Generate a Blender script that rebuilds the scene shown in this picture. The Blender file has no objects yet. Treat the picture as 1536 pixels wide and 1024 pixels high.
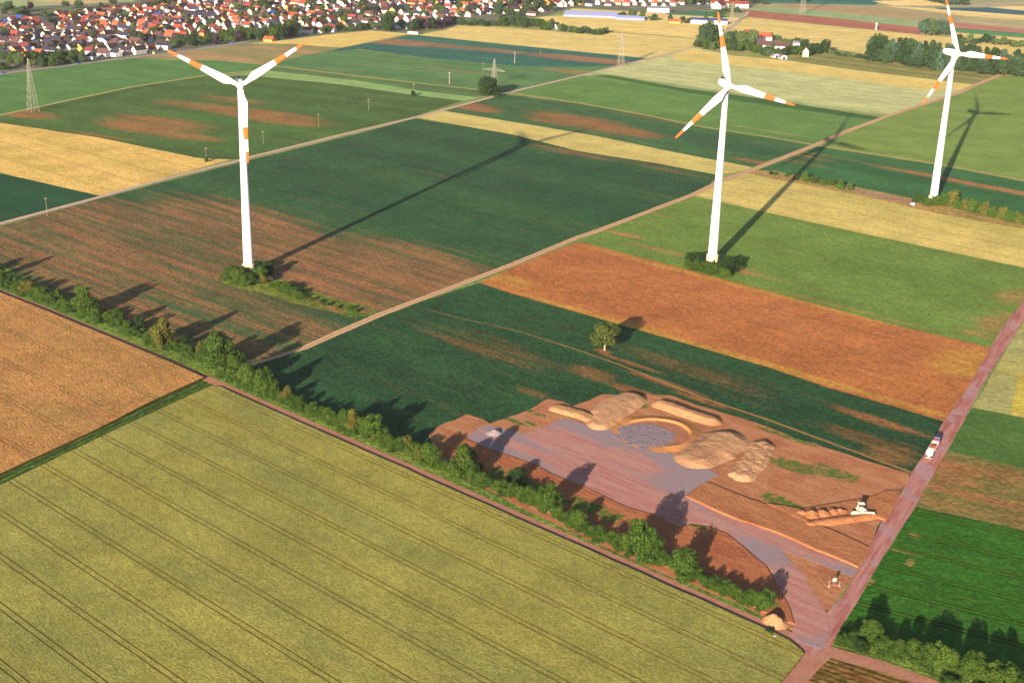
import bpy, bmesh, math, random
from mathutils import Vector, Matrix, noise
R = math.radians
PI = math.pi
random.seed(7)
scn = bpy.context.scene
COL = scn.collection

# ------------------------------------------------------------------ camera (aerial view, 208 m up)
F, PITCH, ROLL, CH = 1941.2868, 0.35256434, 0.02678398, 207.7515
fw = Vector((0, math.cos(PITCH), -math.sin(PITCH)))
_u0 = Vector((0, math.sin(PITCH), math.cos(PITCH)))
_r0 = Vector((1, 0, 0))
rt = _r0 * math.cos(ROLL) + _u0 * math.sin(ROLL)
up = -_r0 * math.sin(ROLL) + _u0 * math.cos(ROLL)
CAMP = Vector((0, 0, CH))
cam = bpy.data.objects.new('camera', bpy.data.cameras.new('camera'))
COL.objects.link(cam)
m = Matrix((rt, up, -fw)).transposed().to_4x4(); m.translation = CAMP
cam.matrix_world = m
cam.data.sensor_width = 36; cam.data.lens = F / 1536 * 36
cam.data.clip_start = 1; cam.data.clip_end = 60000
scn.camera = cam

def g(x, y, z=0.0):
    """survey point: photo position -> metres on the ground"""
    d = fw * F + rt * (x - 768) + up * (512 - y)
    t = (z - CH) / d.z
    return Vector((d.x * t, d.y * t, z))
def hgt(bx, by, ty):
    """height in metres of something standing at photo (bx,by) whose top is at photo row ty"""
    b = g(bx, by)
    lo, hi = 0, 150
    for _ in range(40):
        mid = (lo + hi) / 2; v = b + Vector((0, 0, mid)) - CAMP
        if 512 - F * v.dot(up) / v.dot(fw) > ty: lo = mid
        else: hi = mid
    return lo
def mpp(x, y):
    return (g(x, y) - CAMP).dot(fw) / F      # metres per photo pixel there
def ang(a, b):
    p, q = g(*a), g(*b); return math.atan2(q.y - p.y, q.x - p.x)

# ------------------------------------------------------------------ light
SUN_AZ, SUN_EL = 1.18527949, 0.24950958      # direction the shadows run, elevation
sd = bpy.data.lights.new('sun', 'SUN'); sun = bpy.data.objects.new('sun', sd); COL.objects.link(sun)
sd.energy = 5.0; sd.angle = R(0.55); sd.color = (1.0, 0.80, 0.60)
dv = Vector((math.cos(SUN_AZ) * math.cos(SUN_EL), math.sin(SUN_AZ) * math.cos(SUN_EL), -math.sin(SUN_EL)))
sun.rotation_euler = dv.to_track_quat('-Z', 'Y').to_euler(); sun.location = (-300, -300, 500)
w = bpy.data.worlds.new('World'); scn.world = w; w.use_nodes = True
nt = w.node_tree; bg = nt.nodes['Background']
sky = nt.nodes.new('ShaderNodeTexSky'); sky.sky_type = 'NISHITA'; sky.sun_disc = False
sky.sun_elevation = SUN_EL
sky.sun_rotation = math.atan2(-dv.x, -dv.y)
sky.altitude = 200
nt.links.new(sky.outputs[0], bg.inputs[0]); bg.inputs[1].default_value = 0.05
scn.view_settings.view_transform = 'Standard'; scn.view_settings.look = 'None'
scn.view_settings.exposure = 1.82; scn.view_settings.gamma = 1
scn.cycles.max_bounces = 5; scn.cycles.diffuse_bounces = 2; scn.cycles.volume_bounces = 0
scn.cycles.transparent_max_bounces = 8
scn.cycles.volume_step_rate = 10

# ------------------------------------------------------------------ materials
K = (0.82, 0.80, 0.85)                         # albedo scale
def lin(c):
    if isinstance(c, str):
        c = [int(c[i:i + 2], 16) / 255 for i in (0, 2, 4)]
        c = [v / 12.92 if v < .04045 else ((v + .055) / 1.055) ** 2.4 for v in c]
        c = [min(.92, v * k) for v, k in zip(c, K)]
    return (c[0], c[1], c[2], 1)
class Sh:
    def __init__(s, name, rough=.95, spec=.05):
        s.m = bpy.data.materials.new(name); s.m.use_nodes = True
        s.t = s.m.node_tree; s.b = s.t.nodes['Principled BSDF']
        s.b.inputs['Roughness'].default_value = rough
        s.b.inputs['Specular IOR Level'].default_value = spec
    def n(s, typ, **kw):
        nd = s.t.nodes.new('ShaderNode' + typ)
        for k, v in kw.items():
            if k[0] == 'i' and k[1:].isdigit(): s.put(nd.inputs[int(k[1:])], v)
            else: setattr(nd, k, v)
        return nd
    def put(s, inp, v):
        if hasattr(v, 'links') or isinstance(v, bpy.types.NodeSocket): s.t.links.new(v, inp)
        else: inp.default_value = v
    def math(s, op, a, b=0.0, c=0.0):
        return s.n('Math', operation=op, i0=a, i1=b, i2=c).outputs[0]
    def mix(s, f, a, b, mode='MIX'):
        nd = s.t.nodes.new('ShaderNodeMix'); nd.data_type = 'RGBA'; nd.blend_type = mode
        s.put(nd.inputs[0], f); s.put(nd.inputs[6], a); s.put(nd.inputs[7], b); return nd.outputs[2]
    def mr(s, v, a, b, c=0.0, d=1.0):
        nd = s.n('MapRange', i0=v, i1=a, i2=b, i3=c, i4=d); nd.interpolation_type = 'SMOOTHSTEP'; return nd.outputs[0]
    def pos(s): return s.n('NewGeometry').outputs['Position']
    def rot(s, a, sc=(1, 1, 1)):               # world position turned so x runs along the rows
        vr = s.n('VectorRotate', rotation_type='Z_AXIS'); s.put(vr.inputs['Vector'], s.pos()); vr.inputs['Angle'].default_value = -a
        if sc == (1, 1, 1): return vr.outputs[0]
        vm = s.n('VectorMath', operation='MULTIPLY'); s.put(vm.inputs[0], vr.outputs[0]); vm.inputs[1].default_value = sc
        return vm.outputs[0]
    def noise(s, vec, scale, detail=3, rough=.55):
        nd = s.n('TexNoise'); s.put(nd.inputs['Vector'], vec); nd.inputs['Scale'].default_value = scale
        nd.inputs['Detail'].default_value = detail; nd.inputs['Roughness'].default_value = rough; return nd.outputs[0]
    def blob(s, coords, a, c, ru, rv):          # 1 inside an ellipse, fading to 0 at its edge
        vm = s.n('VectorMath', operation='SUBTRACT'); s.put(vm.inputs[0], coords)
        cc = Matrix.Rotation(-a, 3, 'Z') @ Vector((c[0], c[1], 0)); vm.inputs[1].default_value = cc
        v2 = s.n('VectorMath', operation='MULTIPLY'); s.put(v2.inputs[0], vm.outputs[0]); v2.inputs[1].default_value = (1 / ru, 1 / rv, 0)
        ln = s.n('VectorMath', operation='LENGTH'); s.put(ln.inputs[0], v2.outputs[0])
        return s.mr(ln.outputs['Value'], 1.15, .35)
    def color(s, v): s.put(s.b.inputs['Base Color'], v)
    def bump(s, h, strength, dist):
        bp = s.n('Bump'); bp.inputs['Strength'].default_value = strength; bp.inputs['Distance'].default_value = dist
        s.put(bp.inputs['Height'], h); s.t.links.new(bp.outputs[0], s.b.inputs['Normal'])

def field(name, c1, c2, a=0.0, fine=.5, row=0, rowamp=.12, soil='a0683f', sn=None, blobs=(), tram=0, tw=.5, to=0,
          big=.012, bump=.35, fs=.75, tcol=.55, stretch=.12, fcol=None):
    """crop or soil: two tones in drifts along the rows, grain, drill rows, bare soil streaks, wheel lines"""
    s = Sh(name); co = s.rot(a)
    stv = s.rot(a, (stretch, 1, 1))
    c = s.mix(s.mr(s.noise(stv, big * 2.2, 4), .32, .68), lin(c1), lin(c2))
    if sn is not None or blobs:
        nn = s.noise(s.rot(a, (.045, 1, 1)), .16, 8, .72)
        n2 = s.noise(s.rot(a, (.35, 1, 1)), .8, 4, .7)
        v = s.math('ADD', s.math('MULTIPLY', nn, 2.2), s.math('MULTIPLY', n2, 1.0))
        v = s.math('ADD', v, -1.6)
        base = sn if sn is not None else -.6
        tot = base
        for bx in blobs:
            px, ru, rv, st = bx
            tot = s.math('MAXIMUM', tot, s.math('ADD', s.math('MULTIPLY', s.blob(co, a, g(*px), ru, rv), st + .55), -.55))
        v = s.math('ADD', v, tot)
        hard = s.mr(s.math('ADD', v, s.math('MULTIPLY', s.math('ADD', nn, -.5), 1.4)), -.2, .7, 0, .26)
        c = s.mix(s.math('ADD', s.mr(v, -.5, .55, 0, .64), hard), c, lin(soil))
    if row:
        sx = s.n('SeparateXYZ'); s.put(sx.inputs[0], co)
        r = s.math('SINE', s.math('MULTIPLY', sx.outputs[1], 2 * PI / row))
        c = s.mix(s.math('MULTIPLY', s.math('ADD', r, 1), rowamp), c, (0, 0, 0, 1))
    gr = s.noise(s.rot(a, (.6, 1, 1)), fs, 4, .7)
    g2 = s.noise(s.rot(a, (.5, 1, 1)), fs * .3, 3, .65)
    fine *= 1.25; k = s.math('MULTIPLY', s.mr(gr, .36, .64, 1 - fine, 1 + fine), s.mr(g2, .3, .7, 1 - fine * .45, 1 + fine * .45))
    cb = s.n('CombineXYZ', i0=k, i1=k, i2=k)
    c = s.mix(1.0, c, cb.outputs[0], 'MULTIPLY')
    lg = s.noise(s.pos(), .035, 3)
    k2 = s.mr(lg, .3, .7, .88, 1.1); cb2 = s.n('CombineXYZ', i0=k2, i1=k2, i2=k2)
    c = s.mix(1.0, c, cb2.outputs[0], 'MULTIPLY')
    if tram:
        sx = s.n('SeparateXYZ'); s.put(sx.inputs[0], co)
        mo = s.math('FLOORED_MODULO', s.math('ADD', sx.outputs[1], to), tram)
        d1 = s.math('ABSOLUTE', s.math('SUBTRACT', mo, tram / 2 - 1))
        d2 = s.math('ABSOLUTE', s.math('SUBTRACT', mo, tram / 2 + 1))
        l = s.mr(s.math('MINIMUM', d1, d2), tw * .5, tw, tcol, 0)
        c = s.mix(l, c, lin(fcol) if fcol else (.02, .03, .01, 1))  # without fcol, near-black tint paints in the shade of deep wheel grooves
    s.color(c)
    s.bump(gr, bump, 1.0)
    return s.m

def plain(name, c, rough=.6, spec=.3, var=.12, metal=0, scale=.6):
    s = Sh(name, rough, spec); col = lin(c)
    d = tuple(v * (1 - var) for v in col[:3]) + (1,); u = tuple(min(.95, v * (1 + var)) for v in col[:3]) + (1,)
    tc = s.n('TexCoord'); s.color(s.mix(s.noise(tc.outputs['Object'], scale, 4), d, u)); s.b.inputs['Metallic'].default_value = metal
    return s.m
def leafmat(name, c1, c2, trans=.18):
    s = Sh(name, .7, .15)
    oi = s.n('ObjectInfo'); n1 = s.noise(s.pos(), .55, 3)
    f = s.math('ADD', s.math('MULTIPLY', oi.outputs['Random'], .55), s.math('MULTIPLY', s.mr(n1, .3, .7), .5))
    c = s.mix(f, lin(c1), lin(c2)); s.color(c)
    tr = s.n('BsdfTranslucent'); s.put(tr.inputs[0], c)
    mx = s.n('MixShader'); mx.inputs[0].default_value = trans
    s.t.links.new(s.b.outputs[0], mx.inputs[1]); s.t.links.new(tr.outputs[0], mx.inputs[2])
    s.t.links.new(mx.outputs[0], s.t.nodes['Material Output'].inputs['Surface'])
    return s.m

# ------------------------------------------------------------------ object helpers
def link(name, me, parent=None, mats=None):
    o = bpy.data.objects.new(name, me); COL.objects.link(o)
    if parent: o.parent = parent
    if mats:
        for mm in (mats if isinstance(mats, (list, tuple)) else [mats]): me.materials.append(mm)
    return o
def obj(name, bm, mats, parent=None, smooth=False):
    bmesh.ops.recalc_face_normals(bm, faces=bm.faces)
    me = bpy.data.meshes.new(name); bm.to_mesh(me); bm.free()
    if smooth:
        for p in me.polygons: p.use_smooth = True
    return link(name, me, parent, mats)
def rawlink(name, bm, mats):
    me = bpy.data.meshes.new(name); bm.to_mesh(me); bm.free(); return link(name, me, None, mats)
def tag(o, label, cat, group=None, kind=None):
    if label: o['label'] = label
    if cat: o['category'] = cat
    if group: o['group'] = group
    if kind: o['kind'] = kind
    return o
def thing(name, label, cat, loc, rz=0, group=None):
    o = bpy.data.objects.new(name, None); COL.objects.link(o); o.location = loc; o.rotation_euler = (0, 0, rz)
    o.empty_display_size = 1
    return tag(o, label, cat, group)
def copy_tree(o, parent=None):
    c = o.copy(); COL.objects.link(c); c.parent = parent
    for ch in o.children: copy_tree(ch, c)
    return c
def box(bm, c, s, rz=0, mi=0, taper=1.0):
    vs = []
    for z in (-.5, .5):
        k = taper if z > 0 else 1
        for x, y in ((-.5, -.5), (.5, -.5), (.5, .5), (-.5, .5)):
            v = Vector((x * s[0] * k, y * s[1] * k, z * s[2])); v.rotate(Matrix.Rotation(rz, 3, 'Z')); vs.append(bm.verts.new(v + Vector(c)))
    for f in ((3, 2, 1, 0), (4, 5, 6, 7), (0, 1, 5, 4), (1, 2, 6, 5), (2, 3, 7, 6), (3, 0, 4, 7)):
        bm.faces.new([vs[i] for i in f]).material_index = mi
def bar(bm, a, b, r, n=4, r2=None, mi=0):
    a = Vector(a); b = Vector(b); d = (b - a).normalized(); q = d.to_track_quat('Z', 'Y'); r2 = r if r2 is None else r2
    A = [bm.verts.new(a + q @ Vector((r * math.cos(2 * PI * i / n), r * math.sin(2 * PI * i / n), 0))) for i in range(n)]
    B = [bm.verts.new(b + q @ Vector((r2 * math.cos(2 * PI * i / n), r2 * math.sin(2 * PI * i / n), 0))) for i in range(n)]
    for i in range(n): bm.faces.new((A[i], A[(i + 1) % n], B[(i + 1) % n], B[i])).material_index = mi
    bm.faces.new(A[::-1]).material_index = mi; bm.faces.new(B).material_index = mi
def lathe(bm, prof, n=24, c=(0, 0), mi=0):
    rings = [[bm.verts.new((c[0] + r * math.cos(2 * PI * i / n), c[1] + r * math.sin(2 * PI * i / n), z)) for i in range(n)] for r, z in prof]
    for a, b in zip(rings, rings[1:]):
        for i in range(n): bm.faces.new((a[i], a[(i + 1) % n], b[(i + 1) % n], b[i])).material_index = mi
    bm.faces.new(rings[0][::-1]); bm.faces.new(rings[-1])
def prism(bm, poly, z0, z1, mi=0, ms=None):
    A = [bm.verts.new((p[0], p[1], z0)) for p in poly]; B = [bm.verts.new((p[0], p[1], z1)) for p in poly]
    n = len(poly)
    bm.faces.new(B).material_index = mi; bm.faces.new(A[::-1]).material_index = mi
    for i in range(n): bm.faces.new((A[i], A[(i + 1) % n], B[(i + 1) % n], B[i])).material_index = mi if ms is None else ms

# ------------------------------------------------------------------ land
ZC = [0.02]
def rag(pts, step, amp, seed=0, closed=True):
    """resample an outline and roughen it a little"""
    out = []; n = len(pts)
    for i in range(n if closed else n - 1):
        a, b = pts[i], pts[(i + 1) % n]; L = (b - a).length; k = max(1, min(60, int(L / step)))
        for j in range(k):
            p = a.lerp(b, j / k); q = p * .09
            dx = noise.noise(Vector((q.x, q.y, seed))) * amp; dy = noise.noise(Vector((q.x, q.y, seed + 9))) * amp
            out.append(Vector((p.x + dx, p.y + dy, p.z)))
    if not closed: out.append(pts[-1])
    return out
def sheet(name, px, mat, h=0.0, ragged=.5, step=8, z=None):
    if z is None: z = ZC[0]; ZC[0] += .004
    pts = [g(x, y) for x, y in px]
    if ragged: pts = rag(pts, step, ragged, len(px))
    bm = bmesh.new()
    if h: prism(bm, pts, 0, z + h)
    else: bm.faces.new([bm.verts.new((p.x, p.y, z)) for p in pts])
    bm.normal_update()
    for f in bm.faces:
        if not h and f.normal.z < 0: f.normal_flip()
    o = obj(name, bm, mat) if h else None
    if not h:
        me = bpy.data.meshes.new(name); bm.to_mesh(me); bm.free(); o = link(name, me, None, mat)
    return tag(o, None, None, None, 'structure')
def path(name, px, width, mat, z=None, jit=.25, step=6, world=False):
    if z is None: z = ZC[0]; ZC[0] += .004
    P = px if world else [g(x, y) for x, y in px]
    W = width if isinstance(width, (list, tuple)) else [width] * len(P)
    Q = []
    for i in range(len(P) - 1):
        L = (P[i + 1] - P[i]).length; k = max(1, min(90, int(L / step)))
        for j in range(k): Q.append((P[i].lerp(P[i + 1], j / k), W[i] + (W[i + 1] - W[i]) * j / k))
    Q.append((P[-1], W[-1]))
    bm = bmesh.new(); uv = bm.loops.layers.uv.new('uv'); rows = []
    for i, (p, wd) in enumerate(Q):
        d = (Q[min(i + 1, len(Q) - 1)][0] - Q[max(0, i - 1)][0]); d.z = 0; d.normalize(); nn = Vector((-d.y, d.x, 0))
        j1 = noise.noise(p * .11) * jit; j2 = noise.noise(p * .11 + Vector((0, 0, 7))) * jit
        rows.append((bm.verts.new((p.x + nn.x * (wd / 2 + j1), p.y + nn.y * (wd / 2 + j1), z)), bm.verts.new((p.x - nn.x * (wd / 2 + j2), p.y - nn.y * (wd / 2 + j2), z)), i))
    for a, b in zip(rows, rows[1:]):
        f = bm.faces.new((a[1], b[1], b[0], a[0]))
        for l, u in zip(f.loops, ((1, a[2]), (1, b[2]), (0, b[2]), (0, a[2]))): l[uv].uv = u
    me = bpy.data.meshes.new(name); bm.to_mesh(me); bm.free()
    return tag(link(name, me, None, mat), None, None, None, 'structure')
def roadmat(name, c1, c2, verge=None, mid=None, rut=.0, streak=.03):
    """unpaved road: streaks along its length, optional grassy middle and paler wheel ruts"""
    s = Sh(name); uvn = s.n('UVMap'); sx = s.n('SeparateXYZ'); s.put(sx.inputs[0], uvn.outputs[0])
    n1 = s.noise(s.pos(), .25, 5, .65)
    cmb = s.n('CombineXYZ', i0=s.math('MULTIPLY', sx.outputs[0], 6.0), i1=s.math('MULTIPLY', sx.outputs[1], .12))
    n2 = s.noise(cmb.outputs[0], 1.2, 4, .6)
    c = s.mix(s.mr(s.math('ADD', s.math('MULTIPLY', n1, .5), s.math('MULTIPLY', n2, .5)), .38, .62), lin(c1), lin(c2))
    d = s.math('ABSOLUTE', s.math('SUBTRACT', sx.outputs[0], .5))
    if mid: c = s.mix(s.mr(s.math('ADD', d, s.math('MULTIPLY', s.math('SUBTRACT', n1, .5), .15)), .16, .06), c, lin(mid))
    if verge: c = s.mix(s.mr(s.math('ADD', d, s.math('MULTIPLY', s.math('SUBTRACT', n1, .5), .3)), .36, .46), c, lin(verge))
    gr = s.noise(s.pos(), 1.3, 3, .7); k = s.mr(gr, .25, .75, .85, 1.15)
    c = s.mix(1.0, c, s.n('CombineXYZ', i0=k, i1=k, i2=k).outputs[0], 'MULTIPLY')
    s.color(c); s.bump(gr, .25, .4); return s.m

A_ROW = ang((768, 441), (1239, 581))           # rows of the middle fields
A_R = ang((1372, 760), (1536, 797))
A_FG = ang((384, 606), (1150, 948))            # rows of the wheat in front
A_UL = ang((384, 115), (694, 151))
A_TR = ang((1152, 267), (1536, 345))
A_DIAG = ang((459, 521), (868, 353))

# base sheet to the horizon
bm = bmesh.new(); S = 26000
bm.faces.new([bm.verts.new(v) for v in ((-S, -S, 0), (S, -S, 0), (S, S, 0), (-S, S, 0))])
tag(obj('ground', bm, field('far_fields', '8f9458', '6f8a4c', .3, fine=.2, big=.001, stretch=.4)), None, None, None, 'structure')

YEL = ('dcc57a', 'cdb968')
def F_(name, px, c1, c2, a, **kw):
    h = kw.pop('h', 0); rg = kw.pop('rg', .6)
    return sheet(name, px, field(name + '_ground', c1, c2, a, **kw), h=h, ragged=rg)

# --- far right fields, back to front
F_('grass_field', [(1100, -30), (1700, -30), (1700, 110), (1100, 60)], '9a9a70', '8a9468', A_TR, fine=.15)
F_('dark_field', [(1140, -6), (1330, -4), (1312, 8), (1150, 5)], '2f6a62', '3f7a66', A_TR, fine=.15)
F_('wheat_field', [(1308, 2), (1395, 0), (1420, 9), (1340, 8.5)], 'e6cd88', 'dcc27c', A_TR, fine=.12)
F_('grass_field', [(1450, 4), (1620, 4), (1620, 16), (1440, 12), (1425, 10)], '9c9877', 'a5a07a', A_TR, fine=.12)
F_('wheat_field', [(1483, 11), (1560, 9), (1620, 20), (1536, 17)], 'e6cd88', 'dcc27c', A_TR, fine=.12)
F_('dark_field', [(1400, 12), (1483, 11.5), (1620, 24), (1620, 34), (1536, 23), (1420, 16)], '2e5a60', '35636a', A_TR, fine=.12)
F_('wheat_field', [(1313, 9), (1340, 9), (1427, 15.5), (1536, 23), (1620, 31), (1620, 44), (1536, 31), (1447, 24), (1400, 18)], 'e0c985', 'd4bd78', A_TR, fine=.12)
F_('mown_field', [(1115, 13), (1147, 5), (1260, 7), (1325, 9), (1418, 20), (1450, 26), (1425, 40), (1380, 42), (1260, 28)], 'a09a6c', '93996c', A_TR, fine=.15, soil='a98662', sn=-.12, stretch=.05,
   blobs=[((1230, 11), 260, 40, .4), ((1300, 16), 200, 40, .3)])
F_('green_strip', [(1115, 12), (1160, 11.5), (1260, 20), (1380, 33), (1400, 40), (1380, 42.5), (1260, 29), (1118, 15)], '84a070', '8fa674', A_TR, fine=.12)
F_('mown_field', [(1447, 24), (1536, 31), (1620, 40), (1620, 52), (1536, 44), (1433, 34)], 'a8a070', 'b3ac80', A_TR, fine=.12, row=22, rowamp=.12)
F_('ploughed_field', [(1115, 14.5), (1260, 28.5), (1382, 42), (1380, 52), (1260, 40), (1117, 25)], 'a86c57', '9c6450', A_TR, fine=.15, stretch=.06)
F_('ploughed_field', [(1425, 33), (1432, 34), (1536, 44), (1620, 53), (1620, 60), (1536, 50), (1430, 42)], 'a86c5a', 'b57d6c', A_TR, fine=.15, stretch=.05)
F_('green_field', [(1420, 41), (1536, 50), (1620, 60), (1620, 68), (1536, 57.5), (1430, 48.5)], '4c8250', '548a52', A_TR, fine=.12)
F_('wheat_field', [(1117, 26), (1260, 40.5), (1380, 52.5), (1425, 56), (1436, 49), (1483, 53), (1536, 57), (1620, 66), (1620, 100), (1536, 92), (1300, 84), (1290, 80), (1180, 62), (1088, 54), (1100, 42)],
   'd8c27a', 'c9ba6c', A_TR, fine=.14, stretch=.05, tram=24, tw=.9, tcol=.25)
F_('wheat_field', [(858, 13), (900, 15), (1010, 21), (1113, 27.5), (1099, 41), (1000, 34), (900, 25), (850, 22)], 'd9c883', 'cfbb76', A_TR, fine=.12)
F_('green_field', [(1005, 15), (1073, 18), (1094, 26.5), (1000, 22)], '3f7350', '487a52', A_TR, fine=.15)
F_('wheat_field', [(780, 30), (818, 25), (851, 23), (920, 28), (1000, 34), (1092, 40.5), (1085, 53), (1050, 58), (1000, 54), (907, 47), (835, 41), (790, 38)], 'dcc67a', 'cfbd70', A_UL, fine=.12, stretch=.05)
F_('wheat_field', [(627, 53), (669, 45), (686, 39), (760, 42), (835, 47.5), (902, 53.5), (916, 49), (1000, 55), (1047, 58), (1052, 63), (1034, 72), (973, 88), (851, 76), (760, 67)], 'd9c57c', 'cab96e', A_UL, fine=.13, stretch=.05, tram=24, tw=.8, tcol=.2)
path('field_path', [(905, 47), (1000, 54.5), (1050, 60), (1056, 68)], 5, roadmat('far_path', 'a98f64', '98845c'))
# --- top left
F_('green_field', [(-80, 5), (-80, -30), (230, -30), (200, 3), (120, 8), (0, 13)], '88a070', '94a874', A_UL, fine=.12, sn=-.25, soil='c7a97a', blobs=[((130, 4), 200, 60, .3)])
VG = field('village_gardens', '3e5a34', '5a6444', A_UL, fine=.35, soil='9a9088', sn=-.05, stretch=.8)
tag(sheet('village_ground', [(-80, 118), (0, 110), (95, 99), (212, 85), (306, 72), (372, 64), (440, 59), (500, 51), (556, 46), (615, 50), (669, 44), (686, 38), (780, 29), (820, 24), (858, 12), (1000, 20), (1115, 12), (1147, 4), (1200, -30), (230, -40), (200, 3), (0, 12), (-80, 16)], VG), None, None, None, 'structure')
F_('green_field', [(-80, 125), (0, 113), (159, 93), (200, 88), (250, 90), (330, 91), (395, 97), (384, 107), (310, 114), (195, 132), (100, 152), (0, 174), (-80, 192)], '5a8646', '547e42', A_UL, fine=.16, row=9, rowamp=.05)
F_('mown_field', [(205, 88), (250, 81), (306, 74), (352, 68), (372, 66), (440, 67), (512, 71), (470, 81), (428, 90), (390, 97), (330, 90.5), (250, 89.5)], '76824e', '8a8658', A_UL, fine=.16, soil='b08a60', sn=-.15, stretch=.05, blobs=[((300, 84), 150, 45, .3), ((440, 76), 110, 25, .2)])
F_('wheat_field', [(372, 65), (402, 63), (440, 59), (500, 51.5), (556, 46), (615, 51), (513, 72), (470, 69), (440, 66.5)], 'd8c272', 'cdb768', A_UL, fine=.13)
F_('dark_green_field', [(428, 90), (470, 81), (500, 76), (512, 72), (615, 53), (627, 53), (760, 67), (851, 76), (973, 88), (928, 99), (835, 102), (760, 99), (669, 91), (540, 74), (520, 76)], '2c5e54', '366c58', A_UL, fine=.18, soil='a5744f', sn=-.5, stretch=.05,
   blobs=[((590, 63), 120, 35, .3), ((630, 66), 110, 30, .25), ((730, 75), 90, 25, .2), ((870, 88), 100, 30, .28), ((910, 94), 80, 18, .2)])
F_('green_field', [(395, 97), (428, 90), (480, 79), (530, 75), (669, 90), (760, 98), (835, 101), (928, 98.5), (840, 119), (759, 139), (719, 134), (634, 125), (534, 114), (419, 100)], '447848', '50824a', A_UL, fine=.16, soil='9a7a50', sn=-.28, stretch=.05, blobs=[((860, 108), 60, 25, .25), ((700, 108), 90, 12, .1)])
F_('green_field', [(390, 97), (419, 100.5), (534, 115), (634, 126.5), (722, 136), (716, 147), (634, 137), (534, 121), (401, 107)], '466a38', '4e7a48', A_UL, fine=.16, sn=-.3)
F_('light_green_strip', [(384, 106), (401, 106.5), (534, 121), (634, 137), (720, 146.5), (694, 152), (609, 141.5), (509, 127), (384, 114.5), (360, 111)], '8aa862', '80a462', A_UL, fine=.14, stretch=.05)
F_('wheat_field', [(-120, 158), (0, 184.5), (150, 207), (295, 237), (346, 240), (265, 262), (152, 295), (0, 259.5), (-120, 235)], 'd8b868', 'c9ae5e', A_ROW, fine=.2, stretch=.05, tram=26, tw=.7, tcol=.25)
F_('dark_green_field', [(-28, 181), (0, 174), (100, 152), (195, 132), (310, 114), (384, 114.5), (509, 127), (609, 141.5), (694, 151.5), (624, 174), (500, 203), (360, 239), (345, 239), (295, 237), (150, 207), (0, 184.5)],
   '416030', '4a6e34', A_UL, fine=.22, soil='9a6a42', sn=-.42, stretch=.05,
   blobs=[((235, 185), 75, 35, .25), ((215, 193), 60, 25, .3), ((270, 203), 60, 20, .25), ((390, 172), 90, 30, .33), ((420, 182), 60, 20, .25), ((300, 160), 70, 25, .1), ((30, 170), 60, 20, .35), ((150, 203), 60, 6, .15), ((345, 150), 50, 16, .1)])
F_('dark_green_field', [(-80, 245), (0, 260), (150, 294), (152, 298), (0, 334), (-80, 352)], '204830', '285434', A_UL, fine=.2)
# --- middle
THK = None
F_('soil_streaked_field', [(-90, 362), (0, 340), (152, 298), (360, 244), (544, 199), (624, 178), (768, 202), (868, 227), (983, 245), (1078, 263), (1060, 282), (1038, 291), (868, 353), (768, 396), (571, 469), (459, 520), (350, 560), (200, 490), (0, 412), (-90, 380)],
   '2d5535', '386038', A_ROW, fine=.25, row=2.6, rowamp=.1, soil='a4704c', sn=-.5, stretch=.05,
   blobs=[((60, 350), 190, 80, .05), ((200, 350), 150, 70, .12), ((330, 330), 100, 55, .16), ((490, 400), 140, 50, .2), ((620, 410), 110, 50, .22), ((650, 430), 70, 40, .25), ((250, 400), 170, 60, .1), ((430, 350), 90, 25, .15), ((230, 470), 170, 40, .08), ((400, 480), 90, 25, .08), ((560, 450), 60, 20, .12), ((850, 228), 60, 12, .2), ((960, 246), 90, 8, -.1), ((470, 500), 40, 16, .1), ((600, 380), 80, 30, .06)])
F_('rough_verge', [(333, 424), (345, 410), (400, 408), (418, 420), (450, 428), (500, 448), (548, 458), (572, 468), (560, 474), (525, 476), (490, 466), (440, 455), (395, 440), (355, 432)], '4c6a26', '6a7a30', A_ROW, fine=.45, stretch=.4, soil='9a6a48', sn=-.35, blobs=[((500, 462), 14, 5, .4), ((545, 466), 10, 4, .3)])
F_('soil_streaked_field', [(664, 166), (700, 156), (759, 142), (868, 156), (968, 174), (1055, 192), (1152, 207), (1215, 218), (1128, 251), (1018, 230), (893, 204), (768, 183)], '365e3b', '426c3e', A_ROW, fine=.2, row=2.6, rowamp=.08, soil='a06d45', sn=-.45, stretch=.05,
   blobs=[((705, 160), 50, 25, .3), ((870, 182), 75, 30, .32), ((920, 195), 70, 28, .25), ((830, 183), 50, 15, .25), ((1145, 245), 40, 10, .15), ((1000, 182), 100, 8, -.1)])
F_('wheat_strip', [(640, 179), (624, 176), (664, 166.5), (768, 183), (893, 204), (1018, 230), (1128, 251), (1120, 256), (1078, 263), (983, 245), (868, 227), (768, 202)], 'c9ba6e', 'baae64', A_ROW, fine=.16, stretch=.05)
F_('green_field', [(765, 138), (868, 114.5), (918, 118), (1018, 136), (1152, 155), (1320, 180), (1272, 196), (1224, 217), (1152, 205), (1055, 190), (968, 171.5), (868, 153.5)], '5a8040', '628844', A_ROW, fine=.16, soil='a98a5c', sn=-.6, blobs=[((1110, 190), 50, 3, .3), ((1165, 199), 30, 3, .3)])
F_('dark_green_strip', [(875, 112), (918, 114), (1018, 132), (1152, 150), (1240, 164), (1325, 177), (1315, 181), (1240, 171), (1152, 159), (1018, 137), (918, 118)], '3a6030', '446a32', A_ROW, fine=.15)
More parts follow.
